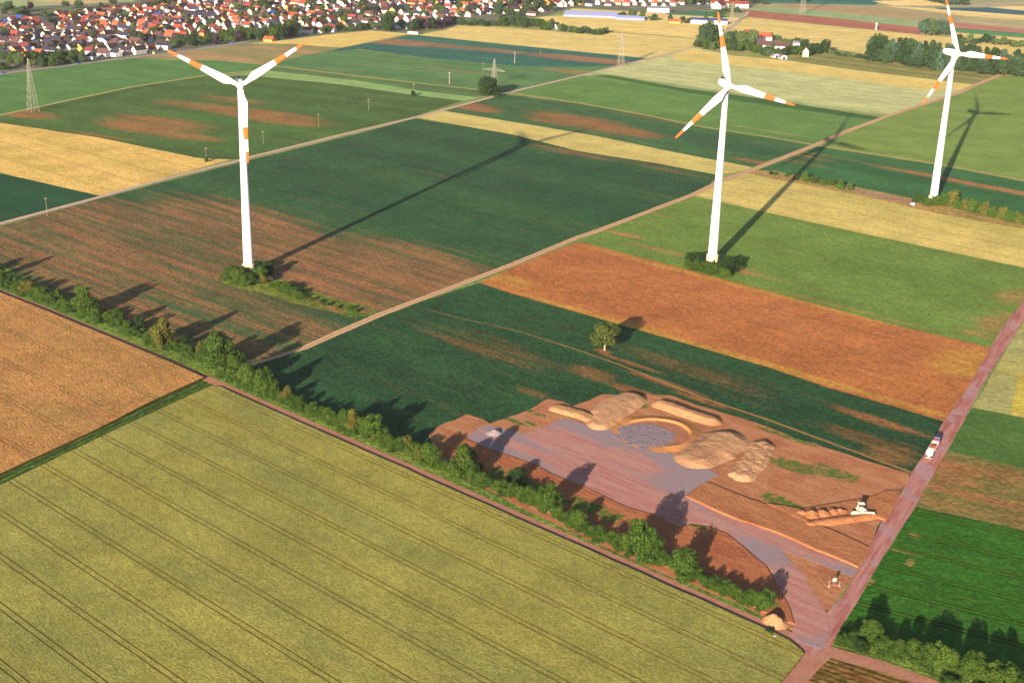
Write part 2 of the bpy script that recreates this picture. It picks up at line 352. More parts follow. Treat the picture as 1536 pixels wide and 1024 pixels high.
F_('wheat_field', [(868, 114), (925, 100), (975, 89), (1012, 80), (1042, 71), (1100, 84), (1180, 91), (1262, 103), (1400, 120), (1458, 127), (1440, 139), (1378, 158), (1333, 173), (1240, 163), (1152, 149), (1018, 131), (918, 113)],
   'bcc084', 'b0b87e', A_ROW, fine=.14, stretch=.04, tram=24, tw=.8, tcol=.25, soil='88a068', sn=-.6, blobs=[((900, 112), 90, 14, .4), ((1050, 134), 130, 13, .4), ((1180, 152), 90, 12, .4), ((1300, 168), 90, 12, .3)])
F_('wheat_strip', [(1036, 73), (1100, 84), (1180, 91), (1262, 103), (1400, 120), (1458, 127), (1450, 134), (1400, 137), (1262, 118), (1150, 104), (1010, 90), (1012, 80)], 'd2bf70', 'cab869', A_ROW, fine=.13, stretch=.04)
F_('rough_grassland', [(1180, 90), (1220, 80), (1300, 88), (1420, 104), (1510, 110), (1460, 127), (1400, 119), (1262, 102)], '7c8a48', '8c8f52', A_ROW, fine=.25, row=34, rowamp=.13, stretch=.03, soil='a8845c', sn=-.22)
F_('green_field', [(1230, 216), (1272, 198), (1332, 177), (1377, 162), (1440, 142), (1502, 116), (1536, 112), (1660, 100), (1660, 296), (1536, 269), (1399, 243.5), (1302, 228.5)], '748f44', '7c9548', A_ROW + .12, fine=.14, row=9, rowamp=.07)
F_('dark_green_field', [(1155, 248), (1224, 220), (1302, 232), (1399, 247), (1536, 273), (1660, 300), (1660, 362), (1536, 335), (1420, 304), (1380, 300), (1280, 280), (1160, 256), (1135, 256)], '32643a', '3e7040', A_ROW, fine=.2, row=3, rowamp=.06, soil='a8744a', sn=-.5, stretch=.04,
   blobs=[((1390, 263), 70, 7, .2), ((1480, 280), 80, 8, .35), ((1205, 235), 40, 10, .1), ((1560, 295), 60, 9, .35), ((1180, 240), 50, 14, 0), ((1300, 245), 120, 8, -.1)])
F_('rough_verge', [(1120, 259), (1135, 255), (1200, 263), (1285, 281), (1370, 298), (1380, 300), (1420, 305), (1536, 334), (1660, 362), (1660, 372), (1536, 345), (1402, 321), (1302, 297), (1152, 268)], 'a2854e', '8c8548', A_ROW, fine=.35, stretch=.4, soil='9a7a68', sn=-.4, blobs=[((1310, 292), 24, 9, .35), ((1345, 299), 24, 8, .35)])
F_('wheat_field', [(1040, 293), (1085, 274), (1120, 260), (1152, 267), (1302, 296), (1402, 320), (1536, 344), (1660, 370), (1660, 430), (1536, 402), (1292, 350), (1152, 319.5)], 'c6b668', 'b9ac60', A_TR, fine=.17, stretch=.04, tram=24, tw=.6, tcol=.3, h=0, rg=.3)
F_('green_field', [(872, 363), (885, 353), (1036, 295), (1152, 320), (1292, 350.5), (1536, 402.5), (1590, 414), (1536, 452), (1500, 494), (1485, 521), (1334, 486), (1152, 437), (1093, 421), (993, 395)],
   '648038', '6c883e', A_ROW, fine=.2, soil='a87a4c', sn=-.6, row=2.5, rowamp=.04,
   blobs=[((1125, 408), 12, 9, .2), ((1500, 485), 14, 26, .12), ((1525, 445), 14, 26, .12), ((990, 375), 30, 6, .0), ((940, 353), 18, 5, .25), ((975, 320), 26, 3, .2), ((955, 335), 30, 3, .1), ((1300, 470), 70, 2.5, .12), ((1470, 500), 14, 8, .1), ((1110, 405), 60, 4, -.05)])
F_('stubble_field', [(868, 363), (993, 395), (1152, 437), (1334, 486), (1487, 522), (1438, 604), (1417, 632), (1327, 606), (1239, 581), (1152, 551), (1078, 530), (950, 493), (768, 441), (719, 424), (768, 402), (830, 377)],
   'ab6e40', 'a4683a', A_ROW, fine=.22, h=0, rg=.3, stretch=.1, tram=26, tw=.5, tcol=.35, fcol='7c5a2c', soil='b08a3c', sn=-.5, blobs=[((1450, 545), 22, 26, .5), ((760, 420), 30, 10, .2), ((1000, 505), 160, 4, .35), ((1250, 575), 110, 4, .35), ((1110, 430), 130, 4, .3), ((940, 380), 40, 5, .2)])
F_('dark_green_field', [(372, 550), (459, 525), (571, 475), (640, 450), (717, 425), (768, 441), (950, 493), (1078, 530), (1152, 551), (1239, 581), (1327, 606), (1416, 633), (1369, 707), (1352, 738), (1300, 830), (1237, 922), (1205, 950), (1150, 925), (800, 765), (384, 580)],
   '284c2f', '305834', A_ROW - .03, fine=.3, row=1.9, rowamp=.16, soil='9a6a40', sn=-.62,
   blobs=[((905, 527), 7, 4, .5), ((945, 545), 24, 3, .3), ((1000, 575), 30, 4, .35), ((960, 590), 20, 6, .2), ((890, 560), 18, 8, .15), ((1310, 630), 26, 5, .3), ((1340, 680), 14, 16, .12), ((1290, 655), 24, 8, .0), ((800, 590), 14, 5, .1), ((1050, 600), 18, 3, .2), ((1050, 560), 60, 14, -.12), ((730, 520), 60, 16, -.15)])
# right of the red track
F_('wheat_field', [(1524, 500), (1462, 606), (1459, 612), (1536, 627), (1660, 655), (1660, 480), (1540, 478)], '9a9c62', 'a6a35e', A_R, fine=.18, tram=18, tw=.4, tcol=.3, to=4)
F_('wheat_strip', [(1528, 560), (1515, 622), (1536, 627), (1660, 655), (1660, 570)], 'b6aa4a', 'b0a248', A_R, fine=.18)
F_('green_field', [(1459, 612.5), (1536, 628), (1660, 656), (1660, 735), (1536, 703), (1421, 677), (1440, 640)], '4a6c34', '507434', A_R, fine=.18, row=30, rowamp=.07)
F_('stubble_field', [(1421, 677), (1536, 703), (1660, 735), (1660, 840), (1536, 798), (1371, 762), (1395, 715)], '5c7038', '6a7238', A_R, fine=.25, row=1.7, rowamp=.14, soil='a8734a', sn=-.02, stretch=.03, blobs=[((1420, 715), 20, 20, .25), ((1500, 750), 50, 12, .1)])
# wheat and grass in front as standing crops
def clip(poly, n, d, keep):
    out = []; N = len(poly)
    for i in range(N):
        a, b = poly[i], poly[(i + 1) % N]; fa = (a.x * n[0] + a.y * n[1] - d) * keep; fb = (b.x * n[0] + b.y * n[1] - d) * keep
        if fa >= 0: out.append(a)
        if (fa >= 0) != (fb >= 0): out.append(a.lerp(b, fa / (fa - fb)))
    return out
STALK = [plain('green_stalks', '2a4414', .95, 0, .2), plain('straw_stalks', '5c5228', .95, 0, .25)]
def standing_crop(name, px, mat, h, a, lines, gap=2.0, wd=.4):
    """crop slab with real wheel furrows cut along direction a through the given photo points"""
    poly = rag([g(x, y) for x, y in px], 10, .5, 3)
    n = (-math.sin(a), math.cos(a)); bm = bmesh.new()
    cuts = []
    for l in lines:
        p = g(*l) if isinstance(l, tuple) else None
        v = p.x * n[0] + p.y * n[1] if p else l
        cuts += [(v - gap / 2 - wd / 2, v - gap / 2 + wd / 2), (v + gap / 2 - wd / 2, v + gap / 2 + wd / 2)]
    cuts.sort(); edges = [-1e5] + [e for c in cuts for e in c] + [1e5]
    for i in range(0, len(edges), 2):
        q = clip(clip(poly, n, edges[i], 1), n, edges[i + 1], -1)
        if len(q) > 2: prism(bm, q, .005, h + .2, 0, 1)
    o = obj(name, bm, [mat, STALK[0] if h < .5 else STALK[1]]); tag(o, None, None, None, 'structure')
    return o
fgn = (-math.sin(A_FG), math.cos(A_FG))
v0 = g(312, 582); v1 = g(66, 700)
va = v0.x * fgn[0] + v0.y * fgn[1]; vb = v1.x * fgn[0] + v1.y * fgn[1]; stp = (vb - va) / 6
wm = field('ripening_wheat', '949148', '868848', A_FG, fine=.21, fs=1.5, big=.02, bump=.6, soil='7d8340', sn=-.3, stretch=.2)
standing_crop('wheat_field', [(-120, 800), (0, 731), (160, 653), (316, 581), (330, 582), (384, 606.5), (576, 691), (768, 776.5), (960, 861.5), (1152, 947.5), (1186, 964), (1207, 982), (1190, 1000), (1168, 1030), (1120, 1100), (500, 1200), (-200, 1200)], wm, .62, A_FG,
              [va + stp * k for k in range(-1, 20)])
om = field('ripe_wheat', 'ac844e', 'a0804a', A_FG + .02, fine=.22, fs=1.1, big=.03, bump=.9, soil='b07848', sn=-.12, stretch=.3, tram=21, tw=.5, tcol=.4, fcol='5a4a20', to=6)
standing_crop('wheat_field', [(-120, 380), (0, 441.5), (60, 465), (137, 497), (250, 544), (306, 569), (232, 603), (150, 645), (75, 680), (0, 714), (-120, 772)], om, .95, A_FG, [])
a_gs = ang((0, 728), (318, 578))
F_('grass_strip', [(-120, 766), (0, 712), (150, 644), (232, 602), (308, 568), (322, 577), (160, 655), (0, 733), (-120, 802)], '4a6428', '3d5a24', a_gs, fine=.4, row=3.2, rowamp=.25, stretch=.1)
bgm = field('young_crop', '2f601b', '376a22', A_R, fine=.3, fs=1.3, bump=.5, row=2, rowamp=.06, soil='a08048', sn=-.7, blobs=[((1372, 805), 3, 3, .3), ((1365, 845), 2, 4, .3), ((1350, 828), 9, .9, .35), ((1304, 874), 2, 3, .4)])
standing_crop('green_crop_field', [(1372, 763), (1536, 798.5), (1660, 826), (1700, 1100), (1560, 1010), (1400, 972), (1290, 948), (1252, 962), (1277, 918), (1325, 838)], bgm, .3, A_R,
              [(1376, 770), (1348, 798), (1337, 821), (1322, 850), (1305, 879), (1288, 906), (1450, 1000)], gap=2.0, wd=.8)
# verge under the hedge, bottom right verge, vineyard rows
vm = field('verge_grass', '6f8238', '567830', A_FG, fine=.4, fs=.9, soil='a8683c', sn=-.6, stretch=.3)
sheet('hedge_verge', [(-100, 345), (0, 398), (60, 428), (130, 458), (200, 490), (260, 520), (350, 556), (400, 580), (500, 628), (640, 694), (700, 722), (800, 770), (920, 828), (1000, 862), (1100, 903), (1160, 928), (1150, 936), (960, 849), (768, 764), (576, 679), (384, 596), (330, 572), (240, 537), (137, 490), (60, 458), (0, 434), (-100, 392)], vm)
sheet('hedge_verge', [(1247, 966), (1262, 935), (1300, 930), (1400, 955), (1560, 1000), (1700, 1040), (1700, 1130), (1560, 1090), (1420, 1025), (1330, 995), (1262, 972)], vm)
F_('vineyard', [(1218, 1010), (1236, 985), (1262, 988), (1390, 1028), (1480, 1070), (1480, 1140), (1130, 1140)], '6a6030', '8a6c34', ang((1250, 1000), (1400, 1050)), fine=.35, row=2.2, rowamp=.3, soil='a0683c', sn=-.1)

# ------------------------------------------------------------------ roads and tracks
RW = roadmat('farm_road_gravel', 'a87c66', '9a6e5c')
RPINK = roadmat('red_sandstone_track', 'b07068', 'a86058', verge='a8806c')
RD = roadmat('dirt_track_ruts', 'cca688', 'bc967a', verge='8a8448', mid='9c8c58')
RF = roadmat('far_concrete_track', 'c0a898', 'b09c8c', verge='98905c')
RG = roadmat('grass_track', 'a8a060', '98945a', verge='6a7c40')
path('farm_road', [(-100, 398), (0, 437.5), (60, 461), (137, 493), (250, 541), (320, 573), (384, 601), (576, 685), (768, 770), (960, 855), (1152, 941), (1200, 962), (1245, 978), (1320, 999), (1400, 1027), (1500, 1070), (1600, 1120)], [4.2, 4.2, 4.2, 4.2, 4.2, 4.6, 4.4, 4.4, 4.4, 4.4, 4.6, 5, 6, 5.5, 5, 5, 5], RW)
path('farm_road', [(1240, 968), (1212, 995), (1185, 1030), (1150, 1080)], [8, 7, 6, 6], RW)
path('dirt_track', [(372, 549), (420, 534), (459, 521), (506, 500), (571, 472), (768, 397.5), (868, 356), (888, 350), (1038, 293), (1083, 272), (1152, 246.5), (1224.5, 217.5), (1272, 196.5), (1332, 174.5), (1377, 159.5), (1439, 139.5), (1460, 129), (1502, 112.5), (1512, 109)], [2, 3, 4.5, 5, 5, 5, 5, 5, 5, 5.5, 6, 6, 6, 6, 6, 6, 6, 6, 6], RD)
path('farm_track', [(-90, 358), (0, 336), (71, 317), (152, 295.5), (212, 278.5), (265, 264.5), (360, 241), (384, 234), (479, 211), (544, 195.5), (624, 176.5), (729, 148.5), (759, 140), (768, 138), (868, 114.5), (923, 100.5), (1010, 79.5), (1034, 73), (1053, 64), (1070, 60), (1086, 54), (1098, 41), (1108, 32), (1117, 25), (1122, 18)], [5] * 8 + [5] * 10 + [6] * 7, RF)
path('grass_track', [(762, 139), (790, 143.5), (868, 155), (968, 173), (1055, 191), (1152, 206), (1224, 218), (1302, 230.5), (1399.5, 245), (1536, 271), (1660, 298)], 4, RG)
path('grass_track', [(250, 90.5), (330, 91), (390, 97), (419, 100.5), (534, 114.5), (634, 126), (722, 135.5)], 5, RG)
path('grass_track', [(-80, 191), (0, 173.5), (100, 151.5), (195, 131.5), (310, 113.5), (384, 106)], 5, RG)
path('village_road', [(-80, 122), (0, 111.5), (44, 105.5), (95, 99.5), (159, 91), (212, 85), (260, 79.5), (306, 73), (352, 66.5), (372, 64)], 9, roadmat('village_asphalt', '8c8488', 'a09890'))
path('grass_track', [(640, 465), (700, 480), (780, 498), (880, 530), (930, 548), (1000, 575), (1050, 596), (1152, 630), (1260, 670), (1369, 710)], [.5, .7, .7, .9, 1.2, 1.6, 1.4, 1.4, 1.4, 1.4], roadmat('bare_line', 'a8784a', '8a7040', verge='4a5c30'))
# red track on the right
def strip(name, left, right, mat, h=0.0):
    return sheet(name, left + right[::-1], mat, h=h, ragged=.6, step=5)
pk = Sh('red_track_gravel'); aT = ang((1237, 922), (1452, 580))
n1 = pk.noise(pk.rot(aT, (.1, 1, 1)), .5, 4, .6); n2 = pk.noise(pk.pos(), .08, 3)
c = pk.mix(pk.mr(n1, .35, .65), lin('ae827a'), lin('985e56')); c = pk.mix(pk.mr(n2, .52, .66), c, lin('a08284'))
gr = pk.noise(pk.pos(), 1.5, 3, .7); k = pk.mr(gr, .25, .75, .85, 1.15)
pk.color(pk.mix(1.0, c, pk.n('CombineXYZ', i0=k, i1=k, i2=k).outputs[0], 'MULTIPLY')); pk.bump(gr, .3, .5)
strip('red_track', [(1190, 975), (1225, 945), (1237, 922), (1262, 895), (1287, 858), (1320, 788), (1352, 740), (1369, 707), (1417, 632), (1452, 580), (1487, 520), (1502, 495), (1536, 450), (1600, 370)],
      [(1225, 985), (1247, 966), (1275, 918), (1324, 836), (1369, 765), (1422, 675), (1472, 580), (1522, 502), (1536, 482), (1600, 400)], pk.m)
ZT = ZC[0]

# ------------------------------------------------------------------ building site
def soilmat(name, c1='a26c4a', c2='ae7f5a', green=(), a=A_ROW, cc='986244'):
    s = Sh(name); n1 = s.noise(s.rot(a, (.15, 1, 1)), .35, 5, .65)
    c = s.mix(s.mr(n1, .35, .65), lin(c1), lin(c2))
    c = s.mix(s.mr(s.noise(s.pos(), .06, 4), .5, .7), c, lin(cc))
    co = s.rot(a)
    for p, ru, rv in green:
        nz = s.noise(s.pos(), .45, 6, .75)
        f = s.mr(s.math('ADD', s.math('MULTIPLY', s.blob(co, a, g(*p), ru * 1.2, rv * 1.3), .75), s.math('MULTIPLY', nz, 2.4)), 1.75, 1.95)
        c = s.mix(f, c, lin('4c6a2a'))
    gr = s.noise(s.pos(), .9, 5, .7); k = s.mr(gr, .25, .75, .82, 1.18)
    s.color(s.mix(1.0, c, s.n('CombineXYZ', i0=k, i1=k, i2=k).outputs[0], 'MULTIPLY')); g3 = s.noise(s.rot(a + 1.2, (1, .25, 1)), 1.1, 5, .7); s.bump(s.math('ADD', gr, g3), .5, .7); return s.m
GREEN = [((1190, 700), 14, 6), ((1250, 710), 14, 6), ((1165, 750), 9, 5), ((1200, 762), 8, 2), ((955, 605), 10, 5), ((925, 632), 7, 3), ((1010, 673), 3, 2), ((760, 718), 12, 7), ((900, 765), 14, 6), ((875, 755), 8, 5), ((1045, 790), 6, 2), ((795, 617), 14, 2), ((770, 632), 10, 2), ((1130, 630), 14, 3), ((1180, 655), 20, 2.5), ((795, 636), 5, 2)]
SOIL = soilmat('site_soil', green=GREEN)
sheet('site_soil', [(642, 652), (668, 635), (702, 622), (735, 636), (775, 622), (825, 600), (860, 609), (905, 592), (955, 594), (1005, 593), (1060, 612), (1120, 630), (1220, 666), (1300, 692), (1365, 712), (1352, 740), (1320, 788), (1287, 858), (1237, 922), (1215, 950), (1192, 948), (1160, 932), (1100, 905), (1000, 863), (900, 819), (800, 769), (700, 721), (655, 697)], SOIL, ragged=1.6, step=4, z=ZT + .01)
BR = soilmat('levelled_soil', '9c6846', 'aa764e', a=ang((1060, 740), (1280, 830)), cc='925c3c')
PIN = [((850, 665), 30, 12), ((800, 680), 40, 4), ((900, 715), 34, 16), ((960, 745), 40, 14), ((1000, 760), 40, 10), ((1150, 800), 36, 8), ((940, 690), 20, 10), ((1180, 880), 16, 16), ((1190, 920), 20, 16)]
def gravelmat(name):
    s = Sh(name); a = ang((760, 660), (1000, 760)); co = s.rot(a)
    nz = s.noise(s.rot(a, (.22, 1, 1)), .22, 6, .68); v = 0.0
    for p, ru, rv in PIN: v = s.math('MAXIMUM', v, s.blob(co, a, g(*p), ru, rv))
    f = s.mr(s.math('ADD', v, s.math('MULTIPLY', s.math('SUBTRACT', nz, .5), 1.5)), .05, .9, 0, .95)
    n5 = s.noise(s.rot(a, (.08, 1, 1)), .5, 6, .72); pink = s.mix(s.mr(n5, .36, .6), lin('a46c62'), lin('ac8478'))
    c = s.mix(f, lin('8e7e80'), pink)
    gr = s.noise(s.pos(), 1.5, 4, .7); k = s.mr(gr, .25, .75, .85, 1.15)
    s.color(s.mix(1.0, c, s.n('CombineXYZ', i0=k, i1=k, i2=k).outputs[0], 'MULTIPLY')); s.bump(gr, .35, .4); return s.m
GRAV = gravelmat('crushed_stone')
def slab(name, px, mat, h, rg=.7, step=4):
    """raised pad with sloping edges"""
    pts = rag([g(x, y) for x, y in px], step, rg, 2); n = len(pts)
    area = sum(pts[i].x * pts[(i + 1) % n].y - pts[(i + 1) % n].x * pts[i].y for i in range(n)); sg = 1 if area > 0 else -1
    out = []
    for i in range(n):
        d = (pts[(i + 1) % n] - pts[i - 1]).normalized(); out.append(pts[i] + Vector((d.y, -d.x, 0)) * sg * h * 1.1)
    bm = bmesh.new(); A = [bm.verts.new((p.x, p.y, h)) for p in pts]; B = [bm.verts.new((p.x, p.y, min(ZT, h - .03))) for p in out]
    bm.faces.new(A)
    for i in range(n): bm.faces.new((B[i], B[(i + 1) % n], A[(i + 1) % n], A[i]))
    return tag(obj(name, bm, mat), None, None, None, 'structure')
ZG = ZT + .03
slab('gravel_pad', [(699, 657), (715, 646), (728, 638), (743, 641), (765, 647), (786, 653), (815, 641), (846, 628), (870, 635), (894, 644), (924, 646), (926, 650), (960, 664), (992, 677), (1035, 694), (1078, 711), (1059, 723), (1027, 746), (1060, 762), (1100, 780), (1160, 801), (1207, 821), (1287, 853), (1280, 865), (1252, 855), (1200, 833), (1171, 824), (1185, 842), (1207, 868), (1225, 897), (1237, 922), (1243, 950), (1232, 975), (1196, 962), (1188, 950), (1195, 938), (1186, 912), (1175, 890), (1152, 848), (1118, 820), (1090, 798), (1063, 788), (1038, 785), (1023, 789), (980, 771), (941, 760), (879, 730), (829, 710), (800, 694), (769, 684), (732, 672)], GRAV, ZG + .03, rg=.9, step=2.5)
slab('levelled_soil_field', [(1029, 746), (1060, 725), (1110, 745), (1160, 763), (1180, 768), (1214, 785), (1260, 802), (1302, 822), (1286, 851), (1207, 818), (1160, 798), (1102, 778)], BR, ZG + .42, rg=.5)
slab('soil_bench', [(660, 676), (692, 664), (698, 659), (732, 674), (769, 687), (800, 697), (829, 713), (879, 733), (941, 763), (980, 774), (1021, 793), (1036, 789), (1062, 792), (1090, 802), (1116, 823), (1148, 850), (1172, 891), (1184, 914), (1191, 936), (1172, 932), (1120, 905), (1040, 866), (980, 842), (900, 806), (830, 768), (760, 734), (700, 706)], soilmat('bench_soil', '9a6040', 'a66c48', green=[((760, 718), 14, 8), ((800, 735), 14, 6), ((900, 770), 14, 6), ((870, 757), 10, 5), ((1045, 790), 6, 2)], cc='94583c'), ZG + .3, rg=.4)
slab('spread_soil', [(1150, 758), (1202, 766), (1240, 760), (1277, 753), (1307, 746), (1330, 738), (1351, 737), (1338, 758), (1325, 782), (1318, 778), (1280, 778), (1240, 784), (1214, 786), (1180, 771)], BR, ZG + .5, rg=1.0)
path('dirt_track', [(1200, 938), (1180, 958), (1215, 962), (1243, 965)], 4, RW, z=ZG + .37) if 0 else None

def mound(name, ridge, hw, H, label, cat='dirt pile', mat=None, flat=.55, res=.55, nz=.35, group=None, hs=None):
    """soil heap: height falls off with distance from a ridge line"""
    P = [g(x, y) for x, y in ridge]; mg = hw * 1.3
    x0 = min(p.x for p in P) - mg; x1 = max(p.x for p in P) + mg; y0 = min(p.y for p in P) - mg; y1 = max(p.y for p in P) + mg
    nx = int((x1 - x0) / res) + 1; ny = int((y1 - y0) / res) + 1
    hs = hs or [1.0] * len(P); org = sum(P, Vector()) / len(P)
    bm = bmesh.new(); grid = {}
    def hh(x, y):
        p = Vector((x, y, 0)); best = 1e9; sc = 1
        if len(P) == 1: best = (p - P[0]).length; sc = 1
        for i in range(len(P) - 1):
            d = P[i + 1] - P[i]; t = max(0, min(1, (p - P[i]).dot(d) / d.length_squared)); q = (p - P[i] - d * t).length; s_ = hs[i] + (hs[i + 1] - hs[i]) * t
            if q / s_ < best: best = q / s_; sc = s_
        t = 1 - (best + noise.noise(p * .15) * hw * .1) / hw
        return H * sc * max(-.05, min(1, t / (1 - flat))) ** 1 + ((noise.noise(p * .35) * .35 + noise.noise(p * 1.1) * .4 + noise.noise(p * 2.3) * .25) * nz * 1.3 if t > 0 else 0) if t > -.02 else -.3
    for i in range(nx):
        for j in range(ny):
            x = x0 + i * res; y = y0 + j * res; z = hh(x, y); grid[i, j] = (x - org.x, y - org.y, z)
    V = {}
    def gv(k):
        if k not in V: V[k] = bm.verts.new((grid[k][0], grid[k][1], max(grid[k][2], -.15) + ZG))
        return V[k]
    for i in range(nx - 1):
        for j in range(ny - 1):
            ks = [(i, j), (i + 1, j), (i + 1, j + 1), (i, j + 1)]
            if max(grid[k][2] for k in ks) > 0: bm.faces.new([gv(k) for k in ks])
    bmesh.ops.smooth_vert(bm, verts=bm.verts, factor=.5, use_axis_x=True, use_axis_y=True, use_axis_z=True)
    o = obj(name, bm, mat or BRH, smooth=True); o.location = org
    return tag(o, label, cat, group)
BRH = soilmat('heaped_soil', 'b28a60', 'a87e58', cc='98704f')
TOP = soilmat('pale_heaped_soil', 'b4906a', 'a8825e', cc='967254')
HG = 'soil heaps around the foundation pit'
mound('soil_heap', [(898, 638), (912, 622), (930, 607), (944, 601)], 7.4, 1.9, 'long pale heap of earth running away from the corner of the gravel pad', mat=TOP, hs=[.7, 1, 1.1, 1], group=HG)
mound('soil_heap', [(838, 614), (868, 622), (888, 630)], 4.0, 1.1, 'low narrow earth bank joining the left end of the big pale heap', mat=BRH, group=HG)
mound('soil_heap', [(993, 608), (1030, 621), (1068, 633)], 4.6, 1.7, 'straight flat-topped ridge of orange earth behind the round pit', mat=BRH, flat=.35, group=HG)
mound('soil_heap', [(1044, 690), (1066, 676), (1086, 662)], 10.4, 2.0, 'broad rounded heap of earth right of the round pit, biggest of the heaps', mat=TOP, flat=.45, hs=[.8, 1, .95], group=HG)
mound('soil_heap', [(1114, 714), (1128, 695), (1142, 671)], 5.2, 1.3, 'long lumpy heap of earth on the far right of the heaps, beside the broad one', mat=TOP, nz=.9, group=HG)
mound('gravel_heap', [(742, 650)], 3.4, 1.5, 'small grey cone of gravel on the left arm of the stone pad', 'gravel pile', mat=plain('grey_gravel', '8c8286', 1, 0, .2, scale=2), flat=.1, res=.4)
mound('soil_heap', [(1159, 931), (1165, 935)], 3.4, 2.1, 'orange soil heap beside the farm road at the crossing', mat=BRH, flat=.15, res=.4, nz=.8)
for (x, y, r, h), t in zip([(1203, 771, 2.3, 1.2), (1218, 774, 3.0, 2.0), (1234, 773, 2.8, 1.9), (1249, 770, 2.6, 1.6), (1261, 769, 2.6, 1.4)], ['first and smallest', 'second', 'middle', 'fourth', 'fifth']):
    mound('tipped_soil_heap', [(x, y)], r * 1.4, h * .85 + .3, '%s from left of the tipped soil heaps beside the bulldozer' % t, mat=BR, flat=.05, res=.35, nz=.7, group='tipped soil heaps left of the bulldozer')
# spoil edge banks
mound('soil_bank', [(1215, 787), (1245, 783), (1280, 779), (1310, 774)], 2.6, 1.0, 'long low bank of loose soil in front of the bulldozer', 'soil bank', mat=BR, flat=.3, res=.5)
# round pit with a thrown-up rim, open toward the pad
pc = g(984, 651); pe = g(1038, 651); pr = (pe - pc).length
bm = bmesh.new(); N = 72; prof = [(1.32, 0.0), (1.06, .55), (1.0, .85), (.97, .85), (.9, .12)]
rings = []
for i in range(N):
    th = 2 * PI * i / N; ca, sa = math.cos(th), math.sin(th)
    op = max(0.0, math.cos(th - R(205))); kk = max(.03, 1 - 1.9 * op ** 1.2)
    rr = 1 + .05 * noise.noise(Vector((ca * 2, sa * 2, 1)))
    rings.append([bm.verts.new((ca * pr * r * rr, sa * pr * 0.95 * r * rr, ZG + z * kk + .02)) for r, z in prof])
for i in range(N):
    a, b = rings[i], rings[(i + 1) % N]
    for j in range(len(prof) - 1): bm.faces.new((a[j], b[j], b[j + 1], a[j + 1]))
RIM = soilmat('pit_bank_soil', 'b88450', 'ae7a4a', cc='9e6e48')
pit = obj('pit_bank', bm, RIM, smooth=True); pit.location = pc
tag(pit, 'curved earth bank around the round foundation pit', 'earth bank')
bm = bmesh.new(); vs = [bm.verts.new((math.cos(2 * PI * i / 60) * pr * .93, math.sin(2 * PI * i / 60) * pr * .88, ZG + .11)) for i in range(60)]; bm.faces.new(vs)
o = obj('pit_floor', bm, soilmat('pit_floor_soil', 'a87458', '9c6a54')); o.location = pc; tag(o, None, None, None, 'structure')
bm = bmesh.new(); rr = random.Random(3); vs = []
for i in range(80):
    th = 2 * PI * i / 80; q = 1 + .28 * noise.noise(Vector((math.cos(th) * 3, math.sin(th) * 3, 4))) + rr.uniform(-.02, .02)
    vs.append(bm.verts.new((-pr * .3 + math.cos(th) * pr * .8 * q, -pr * .16 + math.sin(th) * pr * .78 * q, ZG + .3)))
prism(bm, [v.co for v in vs], ZG + .1, ZG + .17); bmesh.ops.delete(bm, geom=[v for v in bm.verts if not v.link_faces], context='VERTS')
s = Sh('dumped_grey_stone'); n_ = s.noise(s.pos(), .6, 5, .7); s.color(s.mix(s.mr(n_, .35, .65), lin('7a6e72'), lin('908488'))); s.bump(n_, .6, .9)
o = obj('stone_fill', bm, s.m); o.location = pc; tag(o, None, None, None, 'structure')

# ------------------------------------------------------------------ wind turbines
WHITE = plain('turbine_white', 'dcdcde', .35, .4, .02); ORANGE = plain('signal_orange', 'e8642c', .45, .3, .03); CREAM = plain('concrete_foundation', 'c8bc98', .8, .2, .06)
for mm, cc in ((WHITE, (.80, .80, .79)), (CREAM, (.62, .57, .45))): mm.node_tree.nodes['Principled BSDF'].inputs['Base Color']
SEAM = plain('seam_grey', 'c8c8c8', .6, .2)
DARK = plain('dark_fitting', '2c2c30', .5, .3)
def blade_bm():
    bm = bmesh.new()
    st = [(1.0, 1.05, 1.0, 0), (3.0, 1.0, 1.0, 0), (5, 1.2, .85, -.1), (8.3, 1.95, .6, -.5), (11, 1.85, .48, -.42), (15, 1.6, .38, -.3), (21, 1.25, .28, -.15), (27, .95, .2, -.05), (33, .7, .14, 0), (37.5, .5, .1, .05), (39.2, .28, .06, .1), (39.6, .06, .03, .12)]
    cuts = [21, 27.3, 33.6]
    full = []
    for i in range(len(st) - 1):
        full.append(st[i])
        for c_ in cuts:
            if st[i][0] < c_ < st[i + 1][0]:
                t = (c_ - st[i][0]) / (st[i + 1][0] - st[i][0]); full.append(tuple(st[i][k] + (st[i + 1][k] - st[i][k]) * t for k in range(4)))
    full.append(st[-1]); n = 14; rings = []
    for z, ch, th, off in full:
        tw = R(14) * max(0, 1 - z / 30)
        ring = []; ch *= 1.13
        for i in range(n):
            a = 2 * PI * i / n; x = ch * math.cos(a) + off; y = th * math.sin(a) * (1 if ch < 1.1 and z < 4 else (.6 + .4 * math.cos(a)))
            ring.append(bm.verts.new((x * math.cos(tw) - y * math.sin(tw), x * math.sin(tw) + y * math.cos(tw), z)))
        rings.append(ring)
    for k, (a, b) in enumerate(zip(rings, rings[1:])):
        zm = (full[k][0] + full[k + 1][0]) / 2; mi = 1 if (cuts[0] < zm < cuts[1] or zm > cuts[2]) else 0
        for i in range(n): bm.faces.new((a[i], a[(i + 1) % n], b[(i + 1) % n], b[i])).material_index = mi
    bm.faces.new(rings[0][::-1]); bm.faces.new(rings[-1]).material_index = 1
    return bm
blademe = None
